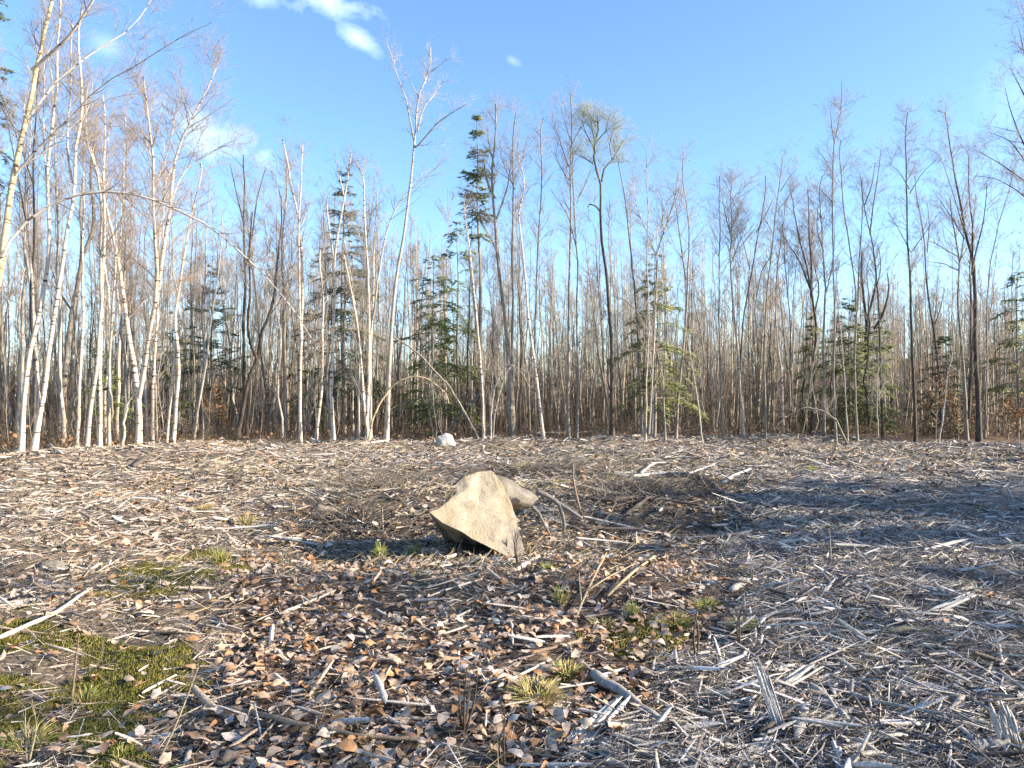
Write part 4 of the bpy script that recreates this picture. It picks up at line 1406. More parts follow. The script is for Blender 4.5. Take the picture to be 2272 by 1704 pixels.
def lump(name, label, c, size, mat, seed, taper=0., rot=(0, 0, 0), rough=.28, cat='rock'):
    bm = bmesh.new()
    bmesh.ops.create_icosphere(bm, subdivisions=4, radius=1)
    for v in bm.verts:
        p = v.co.copy()
        d = 1 + rough * mnoise.fractal(p * .9 + Vector((seed, 0, 0)), 1, 2, 3) + .05 * mnoise.fractal(p * 4 + Vector((seed, 0, 0)), 1, 2, 3)
        k = 1 - taper * (p.x + 1) * .5
        v.co = Vector((p.x * size[0], p.y * size[1] * k, p.z * size[2] * k)) * d
    me = bpy.data.meshes.new(name)
    bm.to_mesh(me)
    bm.free()
    me.polygons.foreach_set('use_smooth', np.ones(len(me.polygons), bool))
    me.materials.append(mat)
    o = bpy.data.objects.new(name, me)
    o.location = c
    o.rotation_euler = rot
    COL.objects.link(o)
    return tag(o, label, cat)


q = pt(1120, 1101, 9.0)
lump('boulder', 'smaller grey speckled rock lying against the back of the tan boulder', q, (.35, .32, .245), M_GREYROCK, 24, taper=.52, rot=(0, R(11), R(4)), rough=.22)
p = at(988, 990)
lump('boulder', 'small rounded white boulder at the far side of the clearing before the hemlock', (p.x, p.y, p.z + .08), (.30, .25, .27), M_PALEROCK, 3)
p = at(1476, 962)
lump('boulder', 'pale boulder half hidden behind the long fallen log at the edge of the woods', (p.x, p.y + .6, p.z + .15), (.27, .25, .38), M_GREYROCK, 8)
p = at(722, 1140)
lump('boulder', 'low tan stone half sunk in the ground left of the tan boulder', (p.x, p.y, p.z + .02), (.17, .14, .09), M_ROCK, 12)
p = at(118, 1263)
lump('boulder', 'flat grey stone among the straw at the left side of the clearing', (p.x, p.y, p.z + .02), (.15, .1, .06), M_GREYROCK, 17)

# ------------------------------------------------------------------ litter
GREY = np.array([[.36, .335, .315], [.46, .43, .405], [.28, .255, .235], [.56, .53, .50], [.19, .16, .14], [.40, .35, .29], [.11, .09, .075], [.47, .41, .34]])
TAN = np.array([[.54, .43, .325], [.62, .53, .435], [.44, .335, .24], [.33, .25, .185], [.58, .505, .43], [.42, .365, .315], [.20, .15, .11], [.63, .56, .48]])
LEAFC = np.array([[.40, .28, .19], [.44, .335, .245], [.35, .235, .15], [.26, .16, .095], [.38, .20, .09], [.47, .39, .32], [.38, .285, .21], [.18, .115, .075]])


def pick(pal, n, g, p=None):
    return pal[g.choice(len(pal), n, p=p)] * g.uniform(.75, 1.2, (n, 1))


def sample(n, r0, r1, half, power, g):
    """Points in a sector before the camera, thinning with distance as r^-power per area."""
    q = 2 - power
    u = g.random(n)
    r = np.exp(np.log(r0) + u * (np.log(r1) - np.log(r0))) if abs(q) < 1e-6 else (r0 ** q + u * (r1 ** q - r0 ** q)) ** (1 / q)
    a = np.radians(g.uniform(-half, half, n))
    return r * np.sin(a), r * np.cos(a), r


def splinter(g, ns, k, torn=False):
    """A torn piece of wood along x, unit length, width and height."""
    t = np.linspace(-.5, .5, ns)
    prof = np.interp(t, [-.5, -.3, .0, .3, .5], [g.uniform(.25, .95), g.uniform(.75, 1), 1, g.uniform(.65, 1), g.uniform(.05, .7)])
    if torn:
        prof = np.full(ns, 1.0) * g.uniform(.8, 1.1, ns)
        prof[0] *= g.uniform(.3, .9)
        prof[-1] *= g.uniform(.1, .7)
    bend = g.normal(0, .05)
    V = []
    ph = g.random() * 6.28
    for i, s in enumerate(t):
        for j in range(k):
            a = 2 * np.pi * j / k + ph
            rr = .5 * prof[i] * g.uniform(.65, 1.15)
            V.append((s + g.normal(0, .03), rr * np.cos(a) + bend * (s * 2) ** 2, rr * np.sin(a) + g.normal(0, .05)))
    Q = [(i * k + j, i * k + (j + 1) % k, (i + 1) * k + (j + 1) % k, (i + 1) * k + j) for i in range(ns - 1) for j in range(k)]
    return np.array(V), np.array(Q)


def clear_of_rock(x, y):
    return ~((x > -.62) & (x < .12) & (y > 8.12) & (y < 9.0))


def chips(name, n, r0, r1, power, size, pal_mix, tmpl, accept, lift, pitch, seed, half=39):
    g = np.random.default_rng(seed)
    x, y, r = sample(n, r0, r1, half, power, g)
    lf, ms, ch, so = zones(x, y)
    pr = accept(lf, ms, ch, so, x, y)
    k = (g.random(n) < pr) & clear_of_rock(x, y) & (y < np.interp(proj(x, y)[0], [-200, 0, 300, 420, 560, 850, 1200, 1700, 2272], [20.5, 21, 23, 25.5, 28, 27, 28, 30, 31]))
    x, y, r, ch, lf = x[k], y[k], r[k], ch[k], lf[k]
    n = len(x)
    px, _ = proj(x, y)
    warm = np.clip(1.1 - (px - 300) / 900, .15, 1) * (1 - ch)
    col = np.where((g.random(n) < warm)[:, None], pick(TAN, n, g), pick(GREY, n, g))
    grow = (1 + .035 * np.maximum(r - 5, 0))[:, None]
    L = g.gamma(3.2, size[0] / 3.2, n)
    Wd = np.minimum(g.gamma(3, size[1] / 3, n), L * .2)
    sc = np.stack([L, Wd, Wd * g.uniform(.3, .8, n)], 1) * grow
    pit = g.normal(0, pitch, n)
    z = gz(x, y) + g.random(n) * lift * (.4 + ch) + np.abs(np.sin(pit)) * L * .22
    pos = np.stack([x, y, z], 1)
    yaw = g.normal(.25, .75, n) + np.where(g.random(n) < .3, g.uniform(0, 3.14, n), 0)
    acc = Acc()
    per = n // len(tmpl)
    for i, T in enumerate(tmpl):
        s = slice(i * per, (i + 1) * per)
        place(T, per, sc[s], yaw[s], pit[s], g.uniform(0, 6.28, per), pos[s], col[s], acc)
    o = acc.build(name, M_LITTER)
    o['kind'] = 'stuff'
    return o


tg = np.random.default_rng(40)
T_BIG = [splinter(tg, 3, 4, i % 2 == 0) for i in range(16)]
T_FIB = [splinter(tg, 2, 3) for _ in range(14)]
T_FAR = [splinter(tg, 2, 3) for _ in range(14)]

chips('wood_fibres', 100000, 2.4, 13, 1.55, (.10, .008), None, T_FIB, lambda l, m, c, s, x, y: .46 + .54 * c - .2 * l - .36 * m - .1 * s, .05, .30, 51)
chips('wood_chips', 32500, 2.4, 14, 1.5, (.135, .019), None, T_BIG, lambda l, m, c, s, x, y: .22 + .6 * c - .10 * l - .19 * m - .08 * s, .05, .22, 52)
chips('far_wood_chips', 83000, 9.5, 31, .7, (.16, .026), None, T_FAR, lambda l, m, c, s, x, y: np.clip(.95 + .1 * c - .5 * s + .45 * wsum(_W3, x * .7, y * .7), .12, 1), .05, .18, 53)


def leaf_litter(name, n, r0, r1, power, accept, seed, size=.085):
    g = np.random.default_rng(seed)
    x, y, r = sample(n, r0, r1, 39, power, g)
    lf, ms, ch, so = zones(x, y)
    k = (g.random(n) < accept(lf, ms, ch, so, x, y)) & clear_of_rock(x, y) & (r < 27)
    x, y, r = x[k], y[k], r[k]
    n = len(x)
    col = pick(LEAFC, n, g)
    s = g.uniform(.6, 1.3, n) * size * (1 + .03 * np.maximum(r - 5, 0))
    sc = np.stack([s, s * g.uniform(.7, 1.1, n), s * g.uniform(.6, 1.5, n)], 1)
    pos = np.stack([x, y, gz(x, y) + .008 + g.random(n) * .045], 1)
    acc = Acc()
    per = n // len(LEAVES)
    for i, T in enumerate(LEAVES):
        q = slice(i * per, (i + 1) * per)
        place(T, per, sc[q], g.uniform(0, 6.28, per), g.normal(0, .28, per), g.normal(0, .28, per) + (g.random(per) < .5) * np.pi, pos[q], col[q], acc)
    o = acc.build(name, M_LEAF)
    o['kind'] = 'stuff'


leaf_litter('leaf_litter', 40000, 2.4, 12, 1.4, lambda l, m, c, s, x, y: np.clip(.15 + .5 * l * (.7 + .85 * wsum(_W4, x, y) + .3 * wsum(_W3, x * 2, y * 2)) - .125 * c - .05 * m + .05 * s, 0, 1), 61, .072)
leaf_litter('far_leaf_litter', 11500, 9, 27, .7, lambda l, m, c, s, x, y: np.clip(.35 - .3 * c + .3 * wsum(_W3, x, y), 0, 1), 62, .10)

# ---- the largest pieces, one object each
GMARKS = [(100, 1378, 'long white stick'), (170, 1500, 'thin stem in the moss'), (60, 1640, 'corner grass tuft'), (385, 1620, 'bleached stem'), (350, 1530, 'pale stick by the moss'),
          (487, 1252, 'small moss bed'), (690, 1343, 'pale stick in the leaves'), (560, 1604, 'left end of the brown branch'), (800, 1655, 'brown branch'), (880, 1290, 'crooked grey twig'),
          (1030, 1370, 'straw stick before the boulder'), (1040, 1560, 'dark stalk tuft'), (1190, 1550, 'large straw tuft'), (1121, 1660, 'lone dark stalk'), (1110, 1248, 'level white stick'),
          (1305, 1320, 'fan of dead twigs'), (1400, 1372, 'green tuft in the leaf drift'), (1320, 1622, 'silver plank'), (1400, 1560, 'stout grey branch'), (1495, 1388, 'olive grass clump'),
          (1546, 1440, 'dark stalk by the green patch'), (1650, 1420, 'brown stalk'), (1648, 1302, 'cream wood chunk'), (1620, 1612, 'dark branch in the chips'), (1710, 1550, 'tall shredded splinter'),
          (1800, 1501, 'flat silver slab'), (1887, 1535, 'small upright splinter'), (1840, 1590, 'slanting grey stick'), (2030, 1600, 'long thin stem in the chips'), (2020, 1418, 'yellowish stick'),
          (2232, 1610, 'torn slab at the edge'), (2190, 1680, 'corner log'), (1060, 1150, 'tan boulder'), (1245, 1140, 'forked branch'), (1250, 1505, 'dry grass clump'), (2100, 1280, 'shaded chips'),
          (1850, 1280, 'middle of the sunlit chips'), (2150, 1500, 'right border of the chips'), (280, 1320, 'straw above the moss')]


def label_zone(u, v):
    m = min(GMARKS, key=lambda q: math.hypot(q[0] - u, 1.6 * (q[1] - v)))
    dx, dy = u - m[0], 1.6 * (v - m[1])
    d = math.hypot(dx, dy)
    m = (0, 0, m[2])
    far = 'close ' if d < 45 else ('' if d < 95 else 'well ')
    return far + side_of(dx, dy) + m[2]


def side_of(dx, dy):
    m = (0, 0, '')
    if abs(dx) > abs(dy):
        return ('left of the ' if dx < 0 else 'right of the ') + m[2]
    return ('beyond the ' if dy < 0 else 'below the ') + m[2]


def singles(n, r0, r1, seed, kind):
    g = np.random.default_rng(seed)
    made = 0
    while made < n:
        a = math.radians(g.uniform(-33, 33))
        r = r0 + (r1 - r0) * g.random() ** 1.1
        x, y = r * math.sin(a), r * math.cos(a)
        u, v = proj(x, y)
        if not (0 < u < PW and v < 1720):
            continue
        lf, ms, ch, so = [float(q[0]) for q in zones(np.array([x]), np.array([y]))]
        acc = Acc()
        if kind == 'splinter':
            if g.random() > .18 + .8 * ch - .15 * ms:
                continue
            c = pick(GREY if ch > .5 else TAN, 1, g, [.24, .18, .18, .08, .10, .10, .04, .08])
            L = g.gamma(6, .036)
            Wd = min(g.gamma(4, .0075), L * .15)
            pit = float(np.clip(g.normal(0, .16), -.3, .3))
            T = splinter(g, 6, 5, True)
            z = float(gz(x, y)) + .045 + abs(math.sin(pit)) * L * .35
            place(T, 1, np.array([[L, Wd, Wd * g.uniform(.35, .7)]]), np.array([g.uniform(0, 3.14)]), np.array([pit]), np.array([g.uniform(-.5, .5)]), np.zeros((1, 3)), c, acc)
            o = acc.build('wood_splinter', M_LITTER)
            tone = 'pale' if c.mean() > .42 else ('grey' if c.mean() > .25 else 'dark')
            size = 'long' if L > .27 else ('short' if L < .16 else 'mid-sized')
            lab = f"{size} {tone} wood splinter {label_zone(u, v)}"
            tag(o, lab, 'wood splinter', 'torn wood splinters on the ground')
        else:
            if g.random() > .06 + .9 * lf:
                continue
            c = pick(LEAFC, 1, g, [.2, .16, .14, .08, .14, .14, .1, .04])
            s = g.uniform(.065, .11)
            T = LEAVES[g.integers(len(LEAVES))]
            z = float(gz(x, y)) + .045
            place(T, 1, np.array([[s, s * g.uniform(.7, 1.05), s]]), np.array([g.uniform(0, 6.28)]), np.array([g.normal(0, .28)]), np.array([g.normal(0, .28)]), np.zeros((1, 3)), c, acc)
            o = acc.build('fallen_leaf', M_LEAF)
            m = c[0]
            tone = 'orange' if m[0] > 3.5 * m[2] and m[0] > .3 else ('pale' if m.mean() > .33 else ('dark brown' if m.mean() < .18 else 'tan'))
            size = 'large' if s > .088 else 'small'
            lab = f"{size} {tone} dry leaf {label_zone(u, v)}"
            tag(o, lab, 'fallen leaf', 'dry fallen leaves on the ground')
        o.location = (x, y, z)
        made += 1


singles(290, 3.2, 7.2, 71, 'splinter')
singles(290, 3.2, 6.2, 72, 'leaf')


# ---- sticks, branches and slabs seen one by one
def stick(name, label, pts, w, tone, lifts=None, cat='stick', branches=(), flat=1.0, rough=.12, Y=None):
    g = np.random.default_rng(abs(hash_str(label)) % 2 ** 32)
    col = {'pale': (.50, .44, .36), 'grey': (.30, .275, .245), 'dark': (.12, .10, .085), 'brown': (.26, .19, .13), 'ash': (.17, .155, .14), 'white': (.58, .55, .50), 'straw': (.40, .31, .18)}[tone]
    lifts = lifts or [.03] * len(pts)
    low = [p_ for p_, h in zip(pts, lifts) if h < .12] or pts[-1:]
    yref = Y or at(*low[0]).y
    W3 = []
    for (u, v), h in zip(pts, lifts):
        W3.append(pt(u, v, yref) if (Y or h >= .12) else at(u, v) + Vector((0, 0, h)))
    o0 = np.array(W3[0])
    D = W3[0].y

    def tube(P3, w0, w1):
        K = max(7, 4 * len(P3))
        P = resample([tuple(q) for q in P3], K, 1)
        P[1:-1] += g.normal(0, w0 * D / F_PX * .045, (K - 2, 3))
        r = np.linspace(px_r(w0, D), px_r(w1, D), K) * g.uniform(1 - rough, 1 + rough, K)
        r[0] *= .7
        V, F = tubes(P[None], r[None], 7)
        # closed torn ends
        V = V.copy()
        if flat != 1.0:
            c = np.repeat(P, 7, 0)
            V[:, 2] = c[:, 2] + (V[:, 2] - c[:, 2]) * flat
        n = len(V)
        V = np.concatenate([V, P[:1] - (P[1] - P[0]) * .02, P[-1:] + (P[-1] - P[-2]) * .05])
        T = [(n, (j + 1) % 7, j) for j in range(7)] + [(n + 1, n - 7 + j, n - 7 + (j + 1) % 7) for j in range(7)]
        tint = np.array(col) * g.uniform(.75, 1.2, (len(V), 1))
        return V, F, np.array(T), tint
    V, F, T, tint = tube(W3, w, w * .6)
    ob = build(name, V - o0, [F, T], M_LITTER, tint=tint, smooth=True)
    ob.location = o0
    tag(ob, label, cat)
    for bp, bw, bl in branches:
        P3 = []
        for (u, v), h in zip(bp, bl):
            if h < .12 and not Y:
                P3.append(at(u, v) + Vector((0, 0, h)))
            else:
                P3.append(pt(u, v, W3[0].y))
        V, F, T, tint = tube(P3, bw, bw * .4)
        build('side_branch', V - o0, [F, T], M_LITTER, parent=ob, tint=tint, smooth=True)
    return ob


def shred(name, label, base, tip, w_px, h_tip, tone, n=8, cat='wood splinter', wide=1.0):
    """A torn board: a sheaf of splinters still holding together along one axis."""
    g = np.random.default_rng(abs(hash_str(label)) % 2 ** 32)
    b = at(*base)
    e = pt(tip[0], tip[1], b.y) if h_tip is None else at(*tip) + Vector((0, 0, h_tip))
    d = np.array(e - b)
    L = np.linalg.norm(d)
    yaw, pit = math.atan2(d[1], d[0]), -math.asin(d[2] / L)
    w = w_px * b.y / F_PX
    side = np.array([-math.sin(yaw), math.cos(yaw), 0]) if abs(pit) < .9 else np.array([1, 0, 0])
    acc = Acc()
    for k in range(n):
        f = (k + .5) / n - .5
        ln = L * g.uniform(.6, 1.05)
        t = .5 + g.uniform(-.5, .5) * (1 - ln / L)
        c = d * t + side * f * w * wide + np.array([0, 0, .012 + g.normal(0, .004)])
        T = splinter(g, 6, 5, True)
        place(T, 1, np.array([[ln, w / n * 2.4, w / n * 1.7]]), np.array([yaw + g.normal(0, .035)]), np.array([pit + g.normal(0, .03)]), np.array([g.uniform(-.6, .6)]), c[None],
              np.array([tone]) * g.uniform(.72, 1.2), acc)
    o = acc.build(name, M_LITTER)
    o.location = b
    return tag(o, label, cat)


L3 = [.03, .03, .03, .03, .03, .03]
stick('dead_branch', 'grey forked dead branch leaning off the grey rock onto the soil', [(1190, 1090), (1212, 1098), (1233, 1112), (1262, 1130), (1292, 1150)], 13, 'ash', None, 'branch',
      [([(1180, 1122), (1195, 1138), (1206, 1160), (1222, 1190)], 9, [.03] * 4), ([(1240, 1116), (1247, 1140), (1253, 1168), (1250, 1182)], 12, [.03] * 4), ([(1208, 1098), (1192, 1112), (1178, 1124)], 6, [.03] * 3)], Y=8.75)
stick('dead_branch', 'dark root running from the forked branch to the dark hollow', [(1300, 1112), (1355, 1118), (1410, 1112), (1465, 1120)], 11, 'dark', [.05, .06, .06, .04], 'root')
stick('dead_branch', 'dark crooked root below the dark hollow, pointing to the grey chips', [(1385, 1150), (1440, 1138), (1500, 1142), (1560, 1130)], 10, 'dark', [.04, .06, .05, .05], 'root', [([(1440, 1138), (1462, 1118), (1475, 1098)], 6, [.05, .05, .05])])
stick('dead_branch', 'dark stubby root behind the forked branch', [(1265, 1092), (1310, 1080), (1370, 1084)], 9, 'dark', [.05, .07, .05], 'root')
stick('dead_branch', 'dark root end at the left of the boulder, half in its shadow', [(780, 1130), (835, 1112), (900, 1120)], 9, 'dark', [.04, .07, .05], 'root')
stick('dead_branch', 'pale split root lying on the rim of the dark hollow', [(1350, 1082), (1400, 1072), (1455, 1074)], 8, 'grey', [.05, .07, .06], 'root')
stick('stick', 'thin upright twig sticking out of the soil right of the grey rock', [(1287, 1132), (1278, 1095), (1271, 1060), (1272, 1030)], 6, 'brown', Y=9.6)
stick('dead_branch', 'thick dark root curving over the hollow right of the boulders', [(1470, 1062), (1507, 1065), (1545, 1070), (1575, 1081), (1599, 1100), (1622, 1122), (1645, 1150)], 13, 'dark', [.05, .1, .1, .08, .06, .04, .03], 'root')
stick('torn_board', 'bright white torn slab at the top end of the dark curved root', [(1604, 1078), (1630, 1062), (1664, 1048)], 13, 'white', [.05, .07, .07], 'torn board', flat=.6)
stick('torn_board', 'long pale slab lying flat above the dark hollow', [(1404, 1066), (1440, 1062), (1501, 1060)], 12, 'white', [.08, .09, .1], 'torn board', flat=.6)
stick('torn_board', 'curved white slab behind the flat pale one above the hollow', [(1422, 1056), (1440, 1045), (1454, 1035)], 10, 'white', [.06, .1, .11], 'torn board', flat=.6)
stick('torn_board', 'pale slab pointing up the slope left of the bright white torn one', [(1520, 1058), (1545, 1047), (1585, 1033)], 9, 'white', L3, 'torn board', flat=.6)
stick('torn_board', 'cream chunk of split wood between the leaf drift and the grey chips', [(1623, 1318), (1648, 1302), (1672, 1290)], 22, 'pale', L3, 'torn board', flat=.6)
stick('dead_branch', 'pale fan of dead twigs rising from the leaf drift right of the boulder', [(1274, 1390), (1290, 1355), (1305, 1328), (1325, 1290), (1346, 1250)], 7, 'straw', [.03, .05, .07, .09, .1], 'branch',
      [([(1303, 1332), (1335, 1312), (1372, 1290), (1410, 1265)], 5, [.07, .08, .08, .06]), ([(1290, 1352), (1284, 1300), (1296, 1240)], 4, [.05, .1, .2])])
stick('stick', 'straight pale stick lying across the leaf drift toward the chips', [(1349, 1340), (1400, 1292), (1453, 1247)], 8, 'straw', [.06, .07, .06])
stick('stick', 'straight straw-coloured stick on the soil in front of the boulder', [(953, 1406), (1030, 1370), (1105, 1334)], 8, 'pale', L3)
stick('stick', 'crooked grey twig lying left of the stick in front of the boulder', [(805, 1251), (830, 1268), (855, 1280), (881, 1289), (953, 1305)], 7, 'dark', L3, branches=[([(855, 1280), (845, 1262), (838, 1252)], 4, [.03, .03, .03])])
stick('stick', 'cream stick half under a grass tuft in the lower middle', [(1105, 1540), (1160, 1515), (1221, 1486)], 9, 'pale', [.04, .05, .06])
stick('stick', 'long dark stem running from the lower middle up to the leaf drift', [(1163, 1464), (1278, 1435), (1330, 1405), (1380, 1377)], 8, 'brown', L3)
stick('dead_branch', 'stout grey branch slanting down beside the silver plank', [(1311, 1515), (1370, 1550), (1420, 1588), (1470, 1625)], 26, 'grey', [.05, .05, .05, .05], 'branch')
stick('stick', 'pale stick above the stout grey branch at the edge of the chips', [(1312, 1516), (1350, 1508), (1395, 1492)], 12, 'white', L3)
stick('stick', 'twin cream stick lying just before the foot of the boulder', [(1147, 1271), (1170, 1258), (1196, 1241)], 12, 'pale', L3)
stick('stick', 'white stick lying level in front of the right foot of the boulder', [(1077, 1247), (1110, 1248), (1150, 1249)], 7, 'white', L3)
stick('stick', 'short pale billet left of the level white stick', [(986, 1246), (1005, 1240), (1030, 1230)], 9, 'pale', L3)
stick('dead_branch', 'stubby broken branch end standing before the undercut of the boulder', [(1018, 1230), (1028, 1215), (1037, 1204)], 10, 'brown', [.03, .08, .1], 'branch')
stick('stick', 'thin dark twig resting along the top of the tan boulder', [(1002, 1078), (1031, 1057), (1060, 1045), (1088, 1034)], 5, 'brown', Y=8.66)
stick('stick', 'dead twig lying left behind the boulder, pointing up the clearing', [(925, 1150), (900, 1130), (875, 1105), (850, 1082)], 5, 'brown', [.03, .05, .07, .08])
stick('stick', 'long white stick at the left edge, above the moss', [(-8, 1432), (60, 1405), (127, 1378), (165, 1345), (203, 1317)], 12, 'pale', [.04, .05, .06, .05, .04])
stick('dead_branch', 'weathered grey branch lying above the long white stick at left', [(-10, 1355), (50, 1347), (98, 1335), (160, 1318)], 18, 'grey', L3, 'branch')
stick('stick', 'thin dead stem leaning out of the moss at lower left', [(159, 1567), (165, 1500), (170, 1450), (176, 1405)], 5.5, 'brown', [.02, .2, .2, .2])
stick('stick', 'long bleached stem rising from the bottom edge right of the moss', [(354, 1700), (385, 1620), (409, 1563), (440, 1480)], 5, 'straw', [.03, .2, .2, .25])
stick('stick', 'pale stick lying at the right end of the moss patch', [(315, 1550), (350, 1530), (391, 1509)], 7, 'pale', L3)
stick('stick', 'pale stick in the leaves above the moss patch, pointing to the boulder', [(622, 1371), (690, 1343), (756, 1313)], 9, 'pale', L3)
stick('dead_branch', 'curved bleached branch left of the boulder shadow', [(568, 1198), (610, 1196), (640, 1186), (676, 1169)], 8, 'pale', L3, 'branch')
stick('dead_branch', 'long brown branch stretched along the bottom of the leaf carpet', [(499, 1592), (560, 1604), (615, 1617), (700, 1638), (796, 1657), (953, 1668)], 13, 'brown', [.05] * 6, 'branch')
stick('wood_splinter', 'small pointed splinter standing upright in the grey chips', [(1884, 1562), (1887, 1535), (1890, 1507)], 14, 'grey', [.03, .2, .2], 'wood splinter')
stick('log', 'short grey log lying at the lower right corner', [(2150, 1682), (2190, 1680), (2240, 1678)], 36, 'grey', [.05] * 3, 'log')
stick('dead_branch', 'dark grey branch at the bottom left of the chips', [(1553, 1603), (1620, 1612), (1697, 1626)], 24, 'dark', [.05] * 3, 'branch')
stick('stick', 'grey stick slanting down in the middle of the grey chips', [(1795, 1543), (1840, 1580), (1879, 1622)], 20, 'grey', [.06] * 3)
stick('stick', 'long thin grey stem lying across the lower right chips', [(1870, 1562), (1939, 1586), (2060, 1610), (2194, 1639)], 10, 'grey', [.07] * 4)
stick('stick', 'yellowish barked stick lying level in the chips at the right', [(1969, 1421), (2020, 1416), (2079, 1419)], 15, 'straw', [.06] * 3)
stick('stick', 'dark twig leaning beside the slanting stick in the grey chips', [(1896, 1580), (1915, 1612), (1936, 1655)], 8, 'dark', [.08] * 3)
stick('log', 'long thin fallen log in front of the pale boulder at the edge of the woods', [(1402, 976), (1450, 970), (1500, 963), (1548, 956)], 7, 'grey', [.11, .1, .1, .1], 'log')
stick('log', 'pale fallen pole lying in the brush left of the small white boulder', [(860, 982), (840, 984), (800, 988)], 6, 'pale', [.06] * 3, 'log')
stick('log', 'thin fallen trunk lying along the foot of the woods in the middle', [(1180, 966), (1240, 964), (1300, 963), (1345, 960)], 6, 'grey', [.08] * 4, 'log')
stick('log', 'dark upturned root wad on the rise in front of the left birches', [(296, 1040), (312, 1030), (335, 1018)], 13, 'dark', [.05, .07, .09], 'log')
stick('log', 'thin white pole fallen at the foot of the left birches', [(110, 992), (125, 1004), (140, 1015)], 6, 'white', [.08, .06, .03], 'log')

shred('wood_splinter', 'tall shredded silver splinter standing slanted in the grey chips', (1735, 1632), (1680, 1466), 26, None, (.46, .44, .42), 9)
shred('torn_board', 'big torn slab standing at the right edge of the picture', (2250, 1672), (2212, 1562), 46, None, (.42, .39, .36), 9, 'torn board')
shred('torn_board', 'broad silver plank of torn wood at the bottom, right of centre', (1258, 1668), (1383, 1578), 52, .05, (.46, .44, .41), 9, 'torn board', .9)
shred('torn_board', 'flat silver slab lying behind the tall shredded splinter', (1708, 1546), (1814, 1498), 34, .05, (.44, .42, .39), 7, 'torn board')
shred('torn_board', 'sheaf of torn silver strips lying in the chips at the lower right', (1990, 1520), (2110, 1560), 34, .05, (.44, .42, .39), 7, 'torn board')
shred('torn_board', 'pale torn strips on the chips above the yellowish stick', (2050, 1370), (2160, 1335), 26, .05, (.50, .46, .41), 7, 'torn board')
shred('torn_board', 'grey torn strips at the bottom edge under the dark grey branch', (1600, 1690), (1730, 1668), 36, .04, (.38, .36, .33), 7, 'torn board')


# ---- more weathered pieces the eye can pick out further up the clearing
def far_sticks():
    g = np.random.default_rng(91)
    spots = []
    for i in range(60):
        u, v = g.uniform(20, 2250), g.uniform(990, 1230)
        if 700 < u < 1330 and 1030 < v < 1250:
            continue
        spots.append((u, v))
    for i, (u, v) in enumerate(spots):
        q = at(u, v)
        acc = Acc()
        L = g.uniform(.35, .9)
        w = g.uniform(.025, .06)
        T = splinter(g, 6, 6)
        tone = g.integers(0, 3)
        c = [np.array([[.60, .55, .48]]), np.array([[.40, .37, .33]]), np.array([[.13, .105, .085]])][tone]
        place(T, 1, np.array([[L, w, w * .7]]), np.array([g.normal(.2, .6)]), np.array([g.normal(0, .1)]), np.array([0.]), np.zeros((1, 3)), c, acc)
        o = acc.build('stick', M_LITTER)
        o.location = (q.x, q.y, q.z + .05)
        far = 'near the woods' if v < 1030 else ('halfway to the woods' if v < 1110 else 'level with the boulder')
        tag(o, f"{['bleached', 'grey', 'dark'][tone]} broken stick {far}, towards the {near_mark(u).split(' the ', 1)[1]}", 'stick', 'broken sticks strewn over the clearing')


far_sticks()

def tangle():
    g = np.random.default_rng(93)
    acc = Acc()
    for (u, v, su, sv, n) in [(830, 1085, 75, 18, 700), (1180, 1046, 70, 8, 350), (1400, 1105, 110, 22, 1100), (1300, 1155, 50, 18, 250), (1560, 1100, 60, 20, 400), (770, 1150, 90, 22, 500), (1330, 1045, 90, 10, 400)]:
        uu, vv = u + su * g.normal(0, .6, n), v + sv * g.normal(0, .6, n)
        d = F_PX / np.maximum(vv - 875, 60) * CAM_H
        x, y = (uu - PW / 2) / F_PX * d, d
        k = clear_of_rock(x, y)
        x, y = x[k], y[k]
        m = len(x)
        L = g.gamma(3, .12, m)
        el = np.abs(g.normal(0, .35, m))
        az = g.uniform(0, 6.28, m)
        dv = np.stack([np.cos(az) * np.cos(el), np.sin(az) * np.cos(el), np.sin(el)], 1) * L[:, None]
        A = np.stack([x, y, gz(x, y) + .05 * g.random(m)], 1)
        B = A + dv
        M = (A + B) / 2 + g.normal(0, .03, (m, 3))
        V, F = tubes(np.stack([A, M, B], 1), np.stack([g.uniform(.003, .008, m), np.full(m, .004), np.full(m, .0015)], 1), 3)
        c = np.where((g.random(m) < .7)[:, None], np.array([.11, .085, .062]), np.array([.30, .27, .23])) * g.uniform(.6, 1.3, (m, 1))
        acc.add(V, [F], np.repeat(c, 9, 0))
    o = acc.build('twig_tangle', M_LITTER)
    o['kind'] = 'stuff'


tangle()

# ---- upright dead stalks
def stalk(label, u, v, tops, w=4, tone=(.10, .075, .055)):
    g = np.random.default_rng(abs(hash_str(label)) % 2 ** 32)
    b = at(u, v)
    acc = Acc()
    for (tu, tv) in tops:
        e = np.array(pt(tu, tv, b.y + g.normal(0, .05))) - np.array(b)
        K = 6
        s = np.linspace(0, 1, K)[:, None]
        P = s * e + np.sin(s * 3.1) * g.normal(0, .015, (1, 3))
        P[0, 2] -= .03
        V, F = tubes(P[None], np.linspace(px_r(w, b.y), px_r(w * .35, b.y), K)[None], 5)
        acc.add(V, [F], np.array(tone))
        q, r = spawn(P[None], np.full((1, K), .004), 5, .4, 1, 30, .10, .3, 3, .002, g)
        V, F = tubes(q, np.maximum(r, .0012), 3)
        acc.add(V, [F], np.array(tone))
    o = acc.build('dead_stalk', M_LITTER)
    o.location = b
    tag(o, label, 'stalk', None)


